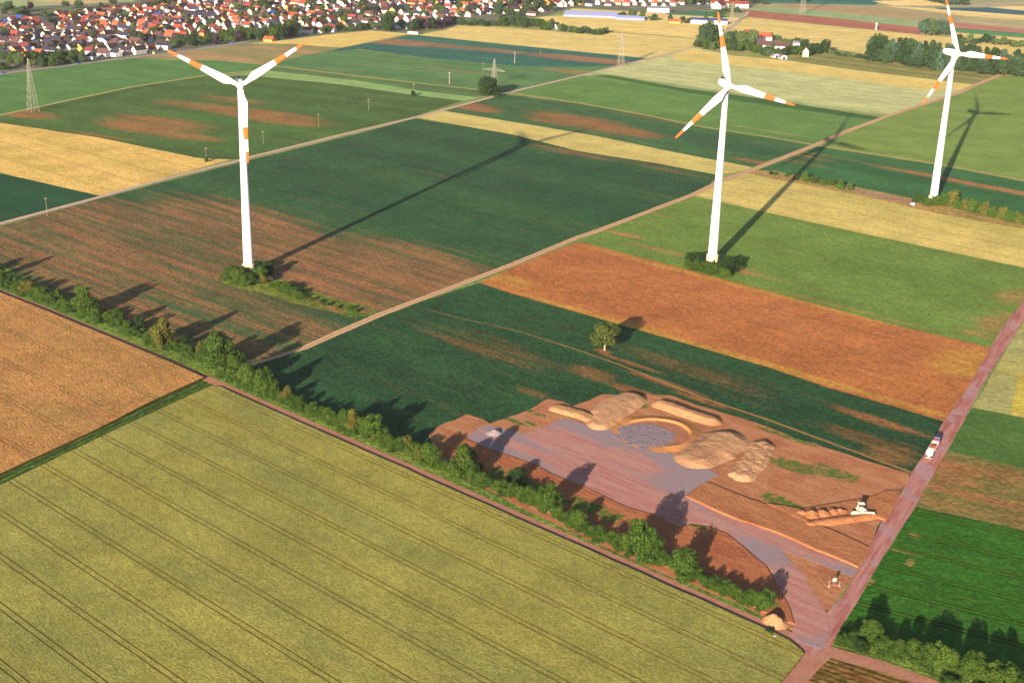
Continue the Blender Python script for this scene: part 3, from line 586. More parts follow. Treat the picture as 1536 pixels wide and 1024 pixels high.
TURB = [((-141.246, 659.010), 0.280621, -1.095289, 'left wind turbine, one blade hanging down in front of its white tower'),
        ((111.498, 700.989), 0.202509, -0.252794, 'middle white wind turbine with bushes round its foot beside the brown stubble field'),
        ((282.794, 858.829), 0.346853, -0.423167, 'wind turbine on the right whose upper blade passes the top edge of the picture')]
proto = None
for (bx, by), yaw, ph, lab in TURB:
    if proto is None:
        t = thing('wind_turbine', lab, 'wind turbine', (bx, by, 0), yaw, 'wind turbines in the fields'); proto = t
        bm = bmesh.new(); lathe(bm, [(3.35, -.3), (3.35, 5.2), (3.15, 5.35), (2.75, 5.36)], 40); obj('foundation_collar', bm, CREAM, t, False)
        bm = bmesh.new(); lathe(bm, [(2.65, 5.0), (2.6, 6.0), (2.38, 25), (2.0, 50), (1.65, 75), (1.35, 97.5)], 40); tw_ = obj('tower', bm, WHITE, t, True)
        bm = bmesh.new(); box(bm, (0, -3.36, 2.0), (1.0, .12, 2.1)); obj('door', bm, DARK, t)
        for z_, r_ in ((27, 2.36), (52, 1.97), (76, 1.64)):
            bm = bmesh.new(); lathe(bm, [(r_, z_ - .12), (r_ + .07, z_ - .1), (r_ + .07, z_ + .1), (r_, z_ + .12)], 40); obj('flange_ring', bm, SEAM, t)
        # nacelle: rounded body behind the rotor, axis -Y is the wind side
        bm = bmesh.new(); sec = [(-3.2, 1.5), (-2.6, 1.95), (-1, 2.25), (2, 2.35), (6, 2.2), (9, 1.9), (10.5, 1.3), (10.9, .5)]
        rings = []
        for y, r in sec:
            rings.append([bm.verts.new((r * .92 * math.copysign(abs(math.cos(2 * PI * i / 24)) ** .75, math.cos(2 * PI * i / 24)), y, 100 + r * math.copysign(abs(math.sin(2 * PI * i / 24)) ** .75, math.sin(2 * PI * i / 24)))) for i in range(24)])
        for a, b in zip(rings, rings[1:]):
            for i in range(24): bm.faces.new((a[i], a[(i + 1) % 24], b[(i + 1) % 24], b[i]))
        bm.faces.new(rings[0][::-1]); bm.faces.new(rings[-1]); nac = obj('nacelle', bm, WHITE, t, True)
        bm = bmesh.new(); box(bm, (0, 7, 102.6), (1.2, 2, .7)); bar(bm, (0, 8.5, 102), (0, 8.5, 103.6), .07); obj('wind_sensor', bm, DARK, nac)
        bm = bmesh.new(); sec = [(-2.95, 1.75), (-4.2, 1.8), (-5.4, 1.75), (-6.3, 1.3), (-6.8, .6), (-6.9, .1)]; rings = []
        for y, r in sec: rings.append([bm.verts.new((r * math.cos(2 * PI * i / 24), y, 100 + r * math.sin(2 * PI * i / 24))) for i in range(24)])
        for a, b in zip(rings, rings[1:]):
            for i in range(24): bm.faces.new((a[i], a[(i + 1) % 24], b[(i + 1) % 24], b[i]))
        bm.faces.new(rings[0][::-1]); bm.faces.new(rings[-1]); obj('hub', bm, WHITE, t, True)
        bl = None
        for k in range(3):
            if bl is None: bl = obj('blade', blade_bm(), [WHITE, ORANGE], t, True); b_ = bl
            else: b_ = bl.copy(); COL.objects.link(b_); b_.parent = t
            b_.location = (0, -4.9, 100); b_.rotation_euler = (0, ph + k * 2 * PI / 3, 0)
    else:
        t = copy_tree(proto); t.location = (bx, by, 0); t.rotation_euler = (0, 0, yaw); t['label'] = lab
        for k, b_ in enumerate([c for c in t.children if c.name.startswith('blade')]): b_.rotation_euler = (0, ph + k * 2 * PI / 3, 0)

# ------------------------------------------------------------------ trees
BARK = plain('bark', '7a6248', .95, .1, .25); BARKP = plain('pale_bark', 'a08a68', .95, .1, .2)  # second bark is a paler tone for the lone field tree
LM = {'mid': leafmat('leaves_mid_green', '2e4a18', '46601e'), 'light': leafmat('leaves_light_green', '38581c', '4c6420'), 'dark': leafmat('leaves_dark_green', '1e3618', '304a20'),
      'yellow': leafmat('leaves_yellow_green', '525a20', '66642a'), 'far': leafmat('leaves_far', '263f26', '3c5430', .1), 'farl': leafmat('leaves_far_light', '3c5830', '56683c', .1),
      'yellow2': leafmat('leaves_olive', '3e5020', '546028'), 'purple': leafmat('leaves_copper', '3c2c3c', '4a3444', .15), 'pine': leafmat('needles', '34503c', '44604a', .1)}
def crown_bm(seed, n, leaf, kind):
    """many leaf-sized faces over the clumps of a crown of unit height and width"""
    rd = random.Random(seed); bm = bmesh.new(); cl = []
    if kind == 'round':
        for _ in range(26):
            th = rd.uniform(0, 2 * PI); zz = rd.uniform(.28, .9); rr = .34 * math.sqrt(max(.05, 1 - ((zz - .56) / .46) ** 2)) * rd.uniform(.5, 1.05)
            cl.append((Vector((math.cos(th) * rr, math.sin(th) * rr, zz)), rd.uniform(.09, .17)))
        cl.append((Vector((0, 0, .6)), .28))
    elif kind == 'bush':
        for _ in range(24):
            th = rd.uniform(0, 2 * PI); zz = rd.uniform(.08, .84); rr = .38 * math.sqrt(max(.05, 1 - (zz / 1.0) ** 2)) * rd.uniform(.3, 1.1)
            cl.append((Vector((math.cos(th) * rr, math.sin(th) * rr, zz)), rd.uniform(.1, .19)))
        cl.append((Vector((0, 0, .35)), .32))
    elif kind == 'tall':
        for _ in range(26):
            th = rd.uniform(0, 2 * PI); zz = rd.uniform(.12, .93); rr = .34 * math.sin(PI * min(1, (zz + .12))) ** .7 * rd.uniform(.4, 1.0) if zz < .88 else .08
            cl.append((Vector((math.cos(th) * rr, math.sin(th) * rr, zz)), rd.uniform(.08, .15)))
        cl.append((Vector((0, 0, .45)), .22)); cl.append((Vector((0, 0, .7)), .16))
    elif kind == 'conifer':
        for k in range(26):
            zz = .08 + .88 * k / 26; rr = .34 * (1 - zz) ** .8 * rd.uniform(.5, 1.0); th = rd.uniform(0, 2 * PI)
            cl.append((Vector((math.cos(th) * rr * .7, math.sin(th) * rr * .7, zz)), .05 + .12 * (1 - zz)))
    elif kind == 'hedge':
        for k in range(26):
            x = rd.uniform(-.5, .5); cl.append((Vector((x, rd.uniform(-.22, .22), rd.uniform(.1, .75))), rd.uniform(.1, .2)))
    wsum = [c[1] ** 2 for c in cl]
    for _ in range(n):
        c, r = rd.choices(cl, wsum)[0]
        d = Vector((rd.gauss(0, 1), rd.gauss(0, 1), rd.gauss(0, 1))).normalized(); p = c + d * r * rd.uniform(.72, 1.08)
        if p.z < .01: p.z = rd.uniform(.01, .1)
        nrm = (d + Vector((rd.gauss(0, .5), rd.gauss(0, .5), rd.gauss(0, .5)))).normalized(); q = nrm.to_track_quat('Z', 'Y')
        s1 = leaf * rd.uniform(.6, 1.4); s2 = s1 * rd.uniform(.5, .9); ro = rd.uniform(0, PI)
        vs = [bm.verts.new(p + q @ Vector((x * math.cos(ro) - y * math.sin(ro), x * math.sin(ro) + y * math.cos(ro), rd.uniform(-.2, .2) * s1))) for x, y in ((-s1, 0), (0, -s2), (s1, 0), (0, s2))]
        bm.faces.new(vs)
    return bm
def rawobj(name, bm, mats):
    me = bpy.data.meshes.new(name); bm.to_mesh(me); bm.free()
    for mm in (mats if isinstance(mats, list) else [mats]): me.materials.append(mm)
    return me
def crown_me(seed, n, leaf, kind, mat):
    rd = crown_bm.__defaults__
    bm = crown_bm2(seed, n, leaf, kind); return rawobj('crown', bm, mat)
crown_bm2 = crown_bm
def trunk_me(kind, mat, seed=0):
    rd = random.Random(seed); bm = bmesh.new()
    top = {'round': .6, 'tall': .75, 'conifer': .95, 'bush': .4, 'hedge': .3}[kind]; r0 = {'round': .03, 'tall': .022, 'conifer': .018, 'bush': .02, 'hedge': .02}[kind]
    bar(bm, (0, 0, -.02), (.01, 0, top * .5), r0, 8, r0 * .75); bar(bm, (.01, 0, top * .5), (0, .01, top), r0 * .75, 7, r0 * .3)
    if kind != 'conifer':
        for k in range(6):
            th = k * PI / 3 + rd.uniform(-.3, .3); z = top * rd.uniform(.35, .6); L = .3
            bar(bm, (.005, 0, z), (math.cos(th) * L * .8, math.sin(th) * L * .8, z + .24), r0 * .45, 5, r0 * .12)
    me = bpy.data.meshes.new('trunk'); bm.to_mesh(me); bm.free(); me.materials.append(mat); return me
CR = {}
def crown(kind, seed, tier, mk):
    key = (kind, seed, tier, mk)
    if key not in CR:
        if (kind, seed, tier) not in CR:
            n, lf = {'near': (7000, .022), 'mid': (2600, .036), 'far': (700, .062)}[tier]
            CR[(kind, seed, tier)] = crown_me(seed * 13 + len(kind), n, lf, kind, LM[mk]); CR[key] = CR[(kind, seed, tier)]
        else:
            me = CR[(kind, seed, tier)].copy(); me.materials.clear(); me.materials.append(LM[mk]); CR[key] = me
    return CR[key]
TK = {}
def tree(x, y, wpx, hpx, kind='bush', mk='mid', tier='near', name=None, label=None, cat=None, group=None, world=None, z=0, wm=None, hm=None, trunk=None):
    p = world or g(x, y); k = mpp(x, y) if not world else 1
    W = wm or wpx * k * 1.17; H = hm or (hpx * k / .93 * 1.1)
    seed = random.randint(0, 4)
    ck = kind
    nm = name or {'bush': 'bush', 'hedge': 'bush', 'conifer': 'conifer_tree', 'round': 'broadleaf_tree', 'tall': 'broadleaf_tree'}[kind]
    r = thing(nm, label, cat or ('bush' if kind in ('bush', 'hedge') else 'tree'), (p.x, p.y, z), random.uniform(0, 2 * PI) if kind != 'hedge' else 0, group)
    c = bpy.data.objects.new('crown' if kind not in ('bush', 'hedge') else 'foliage', crown(ck, seed, tier, mk)); COL.objects.link(c); c.parent = r
    wf = {'round': .92, 'bush': .96, 'tall': .8, 'conifer': .6, 'hedge': 1.1}[kind]
    c.scale = (W / wf, W / wf, H)
    if kind in ('round', 'tall', 'conifer', 'bush'):
        tk = (kind, 'p' if trunk else 'n')
        if tk not in TK: TK[tk] = trunk_me(kind, BARKP if trunk else BARK, 3)
        t = bpy.data.objects.new('trunk' if kind != 'bush' else 'stems', TK[tk]); COL.objects.link(t); t.parent = r; t.scale = (W / wf, W / wf, H)
    return r
ORD = ['first', 'second', 'third', 'fourth', 'fifth', 'sixth', 'seventh', 'eighth', 'ninth', 'tenth', 'eleventh', 'twelfth', 'thirteenth', 'fourteenth', 'fifteenth', 'sixteenth', 'seventeenth', 'eighteenth', 'nineteenth', 'twentieth']
TENS = {2: ('twentieth', 'twenty'), 3: ('thirtieth', 'thirty'), 4: ('fortieth', 'forty'), 5: ('fiftieth', 'fifty'), 6: ('sixtieth', 'sixty'), 7: ('seventieth', 'seventy'), 8: ('eightieth', 'eighty'), 9: ('ninetieth', 'ninety')}
def ordw(i):
    if i < 20: return ORD[i]
    i += 1
    if i >= 100: return 'hundred and ' + ordw(i - 101) if i > 100 else 'hundredth'
    t, u = divmod(i, 10); return TENS[t][0] if u == 0 else TENS[t][1] + '-' + ORD[u - 1]
CN = {'mid': 'green', 'light': 'bright green', 'dark': 'dark green', 'yellow': 'yellowish', 'far': 'dark green', 'farl': 'light green', 'purple': 'copper-leaved', 'pine': 'grey-green'}
def row_of(items, where, group, tier, noun=None):
    """items: (x, y, w, h, kind, leaf); labelled by order from the left"""
    items = sorted(items, key=lambda q: q[0]); cnt = {}
    for x, y, w_, h_, kd, mk in items:
        nn = (CN[mk] + ' ' + ('bush' if kd in ('bush', 'hedge') else 'conifer' if kd == 'conifer' else 'tree'))
        i = cnt.get(nn, 0); cnt[nn] = i + 1
        tree(x, y, w_, h_, kd, mk, tier, label='%s %s, %s from left %s' % ('tall' if h_ * mpp(x, y) > 7 else 'low' if h_ * mpp(x, y) < 3 else 'medium', nn, ordw(i), where), group=group)
# the hedge beside the farm road
H1 = [(-20, 408, 24, 22, 'bush', 'mid'), (-4, 416, 16, 26, 'tall', 'light'), (4, 424, 16, 16, 'bush', 'light'), (14, 428, 14, 12, 'bush', 'mid'), (24, 431, 14, 15, 'bush', 'light'), (33, 438, 18, 18, 'bush', 'mid'), (42, 442, 22, 22, 'bush', 'yellow'), (53, 443, 14, 13, 'bush', 'mid'), (63, 450, 22, 20, 'bush', 'light'),
      (76, 452, 16, 14, 'bush', 'mid'), (88, 452, 12, 18, 'tall', 'light'), (98, 462, 18, 16, 'bush', 'light'), (110, 465, 16, 13, 'bush', 'mid'), (126, 470, 34, 38, 'bush', 'mid'), (137, 475, 16, 14, 'bush', 'light'), (147, 480, 20, 18, 'bush', 'mid'), (160, 482, 16, 14, 'bush', 'light'), (166, 478, 14, 14, 'bush', 'yellow'),
      (179, 492, 24, 26, 'bush', 'mid'), (191, 498, 18, 18, 'bush', 'light'), (203, 503, 18, 14, 'bush', 'mid'), (210, 494, 18, 20, 'bush', 'dark'), (222, 510, 16, 13, 'bush', 'light'), (233, 516, 24, 28, 'bush', 'mid'), (245, 522, 30, 42, 'tall', 'yellow'), (261, 524, 16, 14, 'bush', 'light'), (277, 520, 18, 18, 'bush', 'dark'), (283, 536, 22, 20, 'bush', 'mid'),
      (300, 534, 14, 22, 'tall', 'yellow'), (314, 546, 28, 32, 'bush', 'mid'), (330, 556, 42, 50, 'round', 'mid'), (340, 566, 22, 18, 'bush', 'light'), (356, 572, 36, 42, 'bush', 'mid'), (372, 578, 34, 36, 'bush', 'light'), (386, 585, 20, 20, 'bush', 'mid'),
      (396, 592, 28, 38, 'bush', 'light'), (410, 594, 22, 28, 'bush', 'mid'), (422, 600, 14, 14, 'bush', 'light'), (430, 602, 18, 24, 'bush', 'yellow'), (442, 606, 16, 16, 'bush', 'mid'), (452, 612, 20, 18, 'bush', 'mid'), (466, 618, 20, 16, 'bush', 'light'), (478, 624, 20, 16, 'bush', 'mid'),
      (492, 632, 24, 20, 'bush', 'light'), (506, 638, 20, 16, 'bush', 'mid'), (519, 644, 24, 28, 'bush', 'mid'), (531, 649, 26, 34, 'tall', 'yellow'), (545, 652, 22, 26, 'bush', 'mid'), (560, 660, 34, 36, 'round', 'mid'), (573, 664, 22, 22, 'bush', 'light'), (585, 669, 22, 22, 'bush', 'mid'), (600, 676, 24, 22, 'bush', 'mid'),
      (611, 676, 18, 24, 'bush', 'yellow'), (622, 686, 24, 24, 'bush', 'light'), (634, 690, 22, 20, 'bush', 'yellow'), (645, 695, 28, 28, 'bush', 'light'), (660, 700, 18, 14, 'bush', 'mid'), (670, 706, 18, 14, 'bush', 'light'), (683, 712, 20, 18, 'bush', 'mid'), (695, 716, 36, 46, 'tall', 'mid'), (708, 720, 26, 28, 'bush', 'mid'), (702, 690, 26, 22, 'bush', 'dark'), (722, 724, 22, 18, 'bush', 'light'), (736, 728, 20, 16, 'bush', 'mid'),
      (750, 736, 22, 18, 'bush', 'light'), (768, 744, 26, 20, 'bush', 'mid'), (775, 722, 30, 20, 'bush', 'dark'), (782, 746, 24, 20, 'bush', 'light'), (797, 753, 26, 22, 'bush', 'mid'), (812, 762, 18, 16, 'bush', 'light'), (823, 770, 34, 42, 'round', 'mid'), (838, 774, 20, 18, 'bush', 'light'), (852, 782, 24, 18, 'bush', 'mid'), (866, 792, 26, 26, 'bush', 'light'),
      (880, 797, 20, 14, 'bush', 'mid'), (893, 806, 24, 20, 'bush', 'mid'), (908, 811, 20, 14, 'bush', 'light'), (922, 816, 26, 20, 'bush', 'mid'), (938, 824, 20, 18, 'bush', 'light'), (956, 836, 44, 50, 'round', 'light'), (974, 842, 38, 42, 'bush', 'mid'), (992, 846, 24, 22, 'bush', 'mid'), (1010, 852, 22, 18, 'bush', 'light'),
      (1025, 862, 40, 38, 'bush', 'light'), (1042, 868, 24, 20, 'bush', 'mid'), (1056, 876, 22, 18, 'bush', 'light'), (1070, 880, 22, 18, 'bush', 'mid'), (1084, 886, 24, 18, 'bush', 'light'), (1096, 892, 20, 18, 'bush', 'mid'), (1110, 898, 22, 16, 'bush', 'light'), (1124, 904, 26, 22, 'bush', 'mid'), (1136, 908, 18, 18, 'bush', 'light'), (1147, 917, 30, 30, 'round', 'light')]
H1 = [(x, y, w_ * 1.08, h_ * (1.0 if h_ > 24 else .92), k_, m_) for x, y, w_, h_, k_, m_ in H1]
_r = random.Random(4)
for a_, b_ in zip(H1, H1[1:]):
    H1F = (a_[0] + b_[0]) / 2 + _r.uniform(-2, 2), (a_[1] + b_[1]) / 2 + _r.uniform(-1, 3)
    HF = globals().setdefault('HFILL', []); HF.append((H1F[0], H1F[1], _r.uniform(10, 16), _r.uniform(6, 10), 'bush', _r.choice(['light', 'mid', 'light'])))
def leaf_mass(name, label, items, tier, mk, cat='trees'):
    bm = bmesh.new(); tmp = bmesh.new(); rr_ = random.Random(len(items)); mats = []; 
    for it_ in items:
        x, y, w_, h_, kd, mk_ = it_; kd = 'round' if kd in ('conifer', 'tall') and tier == 'far' else kd
        me = crown(kd, rr_.randint(0, 4), tier, mk_); k = mpp(x, y); p = g(x, y)
        if LM[mk_] not in mats: mats.append(LM[mk_])
        n0 = len(bm.verts); f0 = len(bm.faces); bm.from_mesh(me); bm.verts.ensure_lookup_table(); bm.faces.ensure_lookup_table()
        W_ = w_ * k * 1.2; H_ = h_ * k * 1.2; a_ = rr_.uniform(0, 6.28); M_ = Matrix.Translation(p) @ Matrix.Rotation(a_, 4, 'Z') @ Matrix.Diagonal((W_, W_, H_, 1))
        for v in bm.verts[n0:]: v.co = M_ @ v.co
        for f in bm.faces[f0:]: f.material_index = mats.index(LM[mk_])
    return tag(rawlink(name, bm, mats), label, cat, None, 'stuff')
_q = []
for x, y, w_, h_, k_, m_ in HFILL:
    for j in range(6): _q.append((x + _r.uniform(-7, 7), y + _r.uniform(-5, 4), _r.uniform(8, 15), _r.uniform(5, 11), 'bush', _r.choice(['light', 'mid', 'mid'])))
leaf_mass('hedge_undergrowth', 'tangled low undergrowth filling the hedge beside the farm road', [q for q in _q if q[0] < 1142], 'mid', 'mid', 'undergrowth')
row_of(H1, 'in the hedge along the farm road', 'hedge bushes along the farm road', 'near')
# shrubbery bottom right
H2 = [(1262, 966, 22, 16, 'bush', 'mid'), (1276, 968, 28, 20, 'bush', 'mid'), (1302, 964, 38, 34, 'bush', 'mid'), (1288, 976, 26, 18, 'bush', 'dark'), (1322, 978, 34, 24, 'bush', 'mid'), (1345, 986, 34, 26, 'bush', 'mid'), (1368, 990, 34, 30, 'tall', 'mid'), (1392, 1000, 36, 32, 'bush', 'mid'), (1410, 1006, 42, 40, 'round', 'light'), (1435, 1016, 36, 30, 'bush', 'light'),
      (1456, 1022, 40, 40, 'round', 'mid'), (1480, 1032, 40, 42, 'bush', 'light'), (1505, 1042, 40, 44, 'round', 'light'), (1530, 1052, 40, 40, 'bush', 'mid'), (1425, 1035, 30, 20, 'bush', 'light'), (1470, 1052, 34, 22, 'bush', 'mid'), (1560, 1066, 44, 46, 'round', 'light'), (1516, 1070, 34, 24, 'bush', 'light')]
row_of(H2, 'in the lower right corner shrubbery', 'shrubs at the lower right crossing', 'near')
# turbine feet
T1 = [(345, 418, 24, 18, 'bush', 'mid'), (358, 424, 22, 22, 'bush', 'light'), (376, 425, 24, 16, 'bush', 'mid'), (390, 420, 22, 22, 'bush', 'light'), (402, 412, 16, 22, 'bush', 'dark'), (386, 408, 22, 18, 'bush', 'dark'), (350, 410, 18, 14, 'bush', 'mid')]
T1 = [(x, y, a * 1.15, b * .85, c, d) for x, y, a, b, c, d in T1] + [(366, 414, 18, 14, 'bush', 'mid'), (368, 428, 20, 15, 'bush', 'light'), (396, 425, 18, 14, 'bush', 'yellow')]
row_of(T1, 'round the foot of the left turbine', 'bushes round the foot of the left turbine', 'near')
T1b = [(408, 431, 12, 7, 'bush', 'light'), (424, 431, 16, 8, 'bush', 'light'), (436, 436, 16, 8, 'bush', 'mid'), (450, 440, 14, 7, 'bush', 'light'), (466, 452, 12, 6, 'bush', 'yellow'), (478, 456, 12, 6, 'bush', 'yellow'), (490, 459, 12, 6, 'bush', 'mid'), (505, 463, 10, 5, 'bush', 'yellow'), (527, 465, 10, 6, 'bush', 'mid'), (534, 468, 10, 6, 'bush', 'light'), (418, 434, 18, 10, 'bush', 'light'), (430, 438, 24, 12, 'bush', 'light'), (444, 445, 22, 11, 'bush', 'light'), (455, 448, 14, 7, 'bush', 'mid')]
row_of(T1b, 'in the thicket by the left turbine', 'thicket right of the left turbine', 'near')
T2 = [(1040, 393, 22, 20, 'bush', 'dark'), (1032, 400, 14, 12, 'bush', 'mid'), (1048, 405, 22, 16, 'bush', 'mid'), (1062, 410, 24, 18, 'bush', 'mid'), (1078, 412, 26, 22, 'bush', 'mid'), (1090, 406, 28, 26, 'bush', 'dark'), (1104, 402, 22, 20, 'bush', 'dark'), (1086, 415, 20, 16, 'bush', 'light')]
T2 = [(x, y, a * 1.15, b * .8, c, d) for x, y, a, b, c, d in T2]
row_of(T2, 'round the foot of the middle turbine', 'bushes round the foot of the middle turbine', 'near')
T3 = [(1378, 303, 16, 7, 'bush', 'mid'), (1390, 308, 18, 8, 'bush', 'mid'), (1404, 308, 18, 10, 'bush', 'mid'), (1416, 309, 18, 13, 'bush', 'mid'), (1428, 309, 18, 17, 'bush', 'yellow')] + [(1440 + i * 9, 314 + i * 2.2, 16, 11 + (i * 7 % 5), 'bush', ['mid', 'yellow', 'light'][i % 3]) for i in range(16)]
T3 = [(x, y, a * 1.2, b * 1.25, c, d) for x, y, a, b, c, d in T3]
row_of(T3, 'in the scrub beside the right turbine', 'scrub beside the right turbine', 'mid')
T4 = [(1156, 262, 6, 5, 'bush', 'dark'), (1163, 263, 6, 5, 'bush', 'mid'), (1181, 265, 8, 6, 'bush', 'light'), (1194, 270, 9, 8, 'bush', 'dark'), (1207, 272, 14, 13, 'bush', 'light'), (1220, 275, 13, 10, 'bush', 'mid'), (1234, 278, 12, 7, 'bush', 'light'), (1247, 278, 13, 9, 'bush', 'mid'), (1260, 284, 12, 13, 'bush', 'light'), (1275, 285, 11, 9, 'bush', 'light')]
row_of(T4, 'between the track and right turbine', 'bush row between track and right turbine', 'mid')
# single trees
tree(907, 526, 40, 37, 'round', 'yellow2', 'near', label='lone broad tree with pale trunk standing in the dark green field', trunk=True)
tree(732, 143, 40, 24, 'bush', 'dark', 'near', name='broadleaf_tree', cat='tree', label='large dense round tree beside the track below the lattice pylon')
tree(620, 144, 8, 7, 'bush', 'dark', 'mid', label='small round bush at a pole foot on the light green strip')
tree(309.5, 243, 6, 7, 'bush', 'mid', 'mid', label='tiny bush at a pole foot in the yellow field corner')
tree(600, 49, 1, 1, 'bush', 'far', 'far') if 0 else None
# far groups
def zone(n, pts, w, h, kinds, mks, where, group, tier='far', dy=0, seed=1):
    rd = random.Random(seed); it = []
    for i in range(n):
        t = (i + rd.uniform(.2, .8)) / n * (len(pts) - 1); k = min(int(t), len(pts) - 2); f = t - k
        x = pts[k][0] + (pts[k + 1][0] - pts[k][0]) * f; y = pts[k][1] + (pts[k + 1][1] - pts[k][1]) * f + rd.uniform(-dy, 0)
        it.append((x, y, rd.uniform(*w), rd.uniform(*h), rd.choice(kinds), rd.choice(mks)))
    row_of(it, where, group, tier)
BL = ['round', 'tall', 'round', 'bush']; FM = ['far', 'far', 'farl', 'mid', 'dark']
zone(34, [(1305, 92), (1335, 97), (1400, 105), (1460, 111), (1500, 114), (1560, 120)], (14, 26), (15, 26), BL + ['conifer'], ['far', 'far', 'pine', 'dark'], 'in the wood front behind the right turbine', 'trees of the wood behind the right turbine', 'mid', 4, 11)
zone(24, [(1306, 82), (1340, 84), (1400, 92), (1470, 98), (1560, 104)], (16, 24), (18, 26), ['round', 'tall', 'conifer'], ['far', 'pine', 'dark'], 'in the wood back behind the right turbine', 'trees of the wood behind the right turbine', 'mid', 5, 12)
zone(9, [(1384, 53), (1400, 54), (1424, 55)], (14, 20), (12, 20), ['round'], ['far', 'farl', 'pine'], 'in the copse between far yellow fields', 'trees of the small copse', 'mid', 3, 13)
zone(18, [(1436, 66), (1480, 68), (1536, 73), (1590, 78)], (10, 16), (6, 13), ['round', 'bush'], ['far', 'farl', 'dark'], 'in the far hedge above the wood', 'trees of the far hedge', 'far', 3, 14)
zone(12, [(1240, 80), (1262, 85), (1300, 90)], (6, 9), (4, 7), ['bush'], ['farl', 'far'], 'between farm and wood', 'bushes between farm and wood', 'far', 2, 15)
zone(9, [(1054, 68), (1062, 66), (1074, 66)], (16, 22), (16, 24), ['round', 'tall'], ['dark', 'far'], 'in the tall clump left of the farm', 'tall clump left of the farm', 'mid', 6, 16)
zone(26, [(1044, 73), (1090, 77), (1130, 82), (1165, 87)], (9, 14), (8, 14), ['bush', 'round'], ['mid', 'far', 'farl'], 'in the orchard before the farm', 'orchard trees before the farm', 'mid', 6, 17)
zone(12, [(1088, 66), (1105, 66), (1130, 70)], (12, 16), (12, 20), ['round', 'tall'], ['far', 'pine', 'farl'], 'beside the farmhouse', 'trees beside the farmhouse', 'mid', 4, 18)
zone(14, [(1175, 84), (1195, 84), (1215, 84), (1240, 82)], (12, 18), (9, 18), ['round', 'bush'], ['far', 'dark', 'mid'], 'at the right end of the farm', 'trees at the right end of the farm', 'mid', 3, 19)
zone(9, [(1150, 60), (1185, 68), (1210, 70)], (9, 12), (6, 10), ['round', 'bush'], ['far', 'farl'], 'behind the long farm barn', 'trees behind the farm barn', 'far', 3, 20)
zone(11, [(752, 41), (775, 41), (800, 43), (832, 46)], (13, 18), (10, 15), ['round', 'bush'], ['far', 'mid'], 'beside the red-roofed garden house', 'trees beside the garden house', 'mid', 3, 21)
zone(26, [(836, 48), (870, 51), (912, 53)], (8, 12), (5, 9), ['bush'], ['far', 'farl', 'mid'], 'in the low thicket at the yellow fields', 'low thicket at the yellow fields', 'far', 4, 22)
zone(9, [(925, 25), (937, 27), (955, 28), (970, 31), (1021, 35), (1038, 36)], (6, 12), (5, 11), ['round', 'bush'], ['far', 'mid'], 'near the greenhouses', 'trees near the greenhouses', 'far', 1, 23)
zone(8, [(1056, 36), (1066, 37), (1085, 19), (1110, 21)], (6, 13), (5, 12), ['round'], ['far', 'mid'], 'by the blue-roofed hall', 'trees by the blue-roofed hall', 'far', 1, 24)
zone(14, [(-10, 106), (30, 104), (70, 101), (92, 97), (130, 94)], (11, 20), (9, 19), BL, ['mid', 'far', 'farl'], 'along the village edge at far left', 'trees along the village edge', 'mid', 6, 25)
zone(12, [(0, 96), (40, 97), (80, 92), (120, 90)], (11, 18), (9, 15), BL, FM, 'in gardens at the left village edge', 'garden trees at the left village edge', 'mid', 5, 26)
zone(20, [(256, 72), (290, 71), (320, 68), (350, 64), (372, 63)], (9, 15), (8, 15), BL, FM + ['purple'], 'at village edge above the left turbine', 'trees at the village edge above the left turbine', 'mid', 6, 27)
zone(18, [(348, 60), (380, 62), (420, 60), (445, 57)], (10, 17), (10, 20), ['tall', 'round'], ['far', 'dark', 'mid'], 'behind the small orange-roofed shed', 'tall trees behind the small shed', 'mid', 4, 28)
zone(10, [(470, 51), (500, 50), (540, 46), (565, 45)], (7, 13), (6, 12), ['round', 'bush'], FM, 'at village edge above the yellow field', 'trees at the village edge above the yellow field', 'mid', 3, 29)
tree(583, 47, 24, 23, 'bush', 'dark', 'mid', name='broadleaf_tree', cat='tree', label='largest round tree at the village edge, beside a blue shed')
zone(18, [(600, 48), (630, 47), (655, 45), (680, 38)], (9, 16), (7, 15), ['round', 'bush'], FM + ['purple'], 'at village edge above the centre fields', 'trees at the village edge above the centre fields', 'mid', 6, 30)
zone(16, [(686, 38), (720, 39), (760, 40)], (9, 14), (5, 9), ['bush', 'round'], FM, 'in the hedge above the pale centre field', 'hedge above the pale centre field', 'mid', 2, 31)
zone(12, [(745, 30), (780, 26), (800, 20), (830, 18)], (9, 14), (7, 13), ['round'], FM, 'beside the barns at the village end', 'trees at the village end', 'far', 5, 32)

# ------------------------------------------------------------------ buildings
WALLS = {'white': 'd2d0d0', 'cream': 'ccc0a0', 'yellow': 'e0b85c', 'grey': 'b8b4b4', 'orange': 'd89050', 'pink': 'dcb0a0', 'pale blue': 'c0ccd8'}
ROOFS = {'dark slate': '323246', 'dark brown': '3e3032', 'brown': '5c423e', 'dark red': '6c3430', 'red': '8c4234', 'orange': 'a6583c', 'blue': '2c4684', 'grey': '7c7a84'}
WM = {k: plain('wall_' + k.replace(' ', '_'), v, .9, .1, .06, scale=.3) for k, v in WALLS.items()}
def tiles(name, c):
    s = Sh(name, .8, .2); tc = s.n('TexCoord'); wv = s.n('TexWave'); wv.bands_direction = 'Z'; s.put(wv.inputs[0], tc.outputs['Object']); wv.inputs['Scale'].default_value = 1.2
    b = lin(c); d = tuple(v * .82 for v in b[:3]) + (1,)
    c1 = s.mix(wv.outputs[1], d, b); n_ = s.noise(tc.outputs['Object'], .5, 4); c2 = s.mix(s.mr(n_, .3, .7, 0, .35), c1, tuple(v * .6 for v in b[:3]) + (1,)); s.color(c2); return s.m
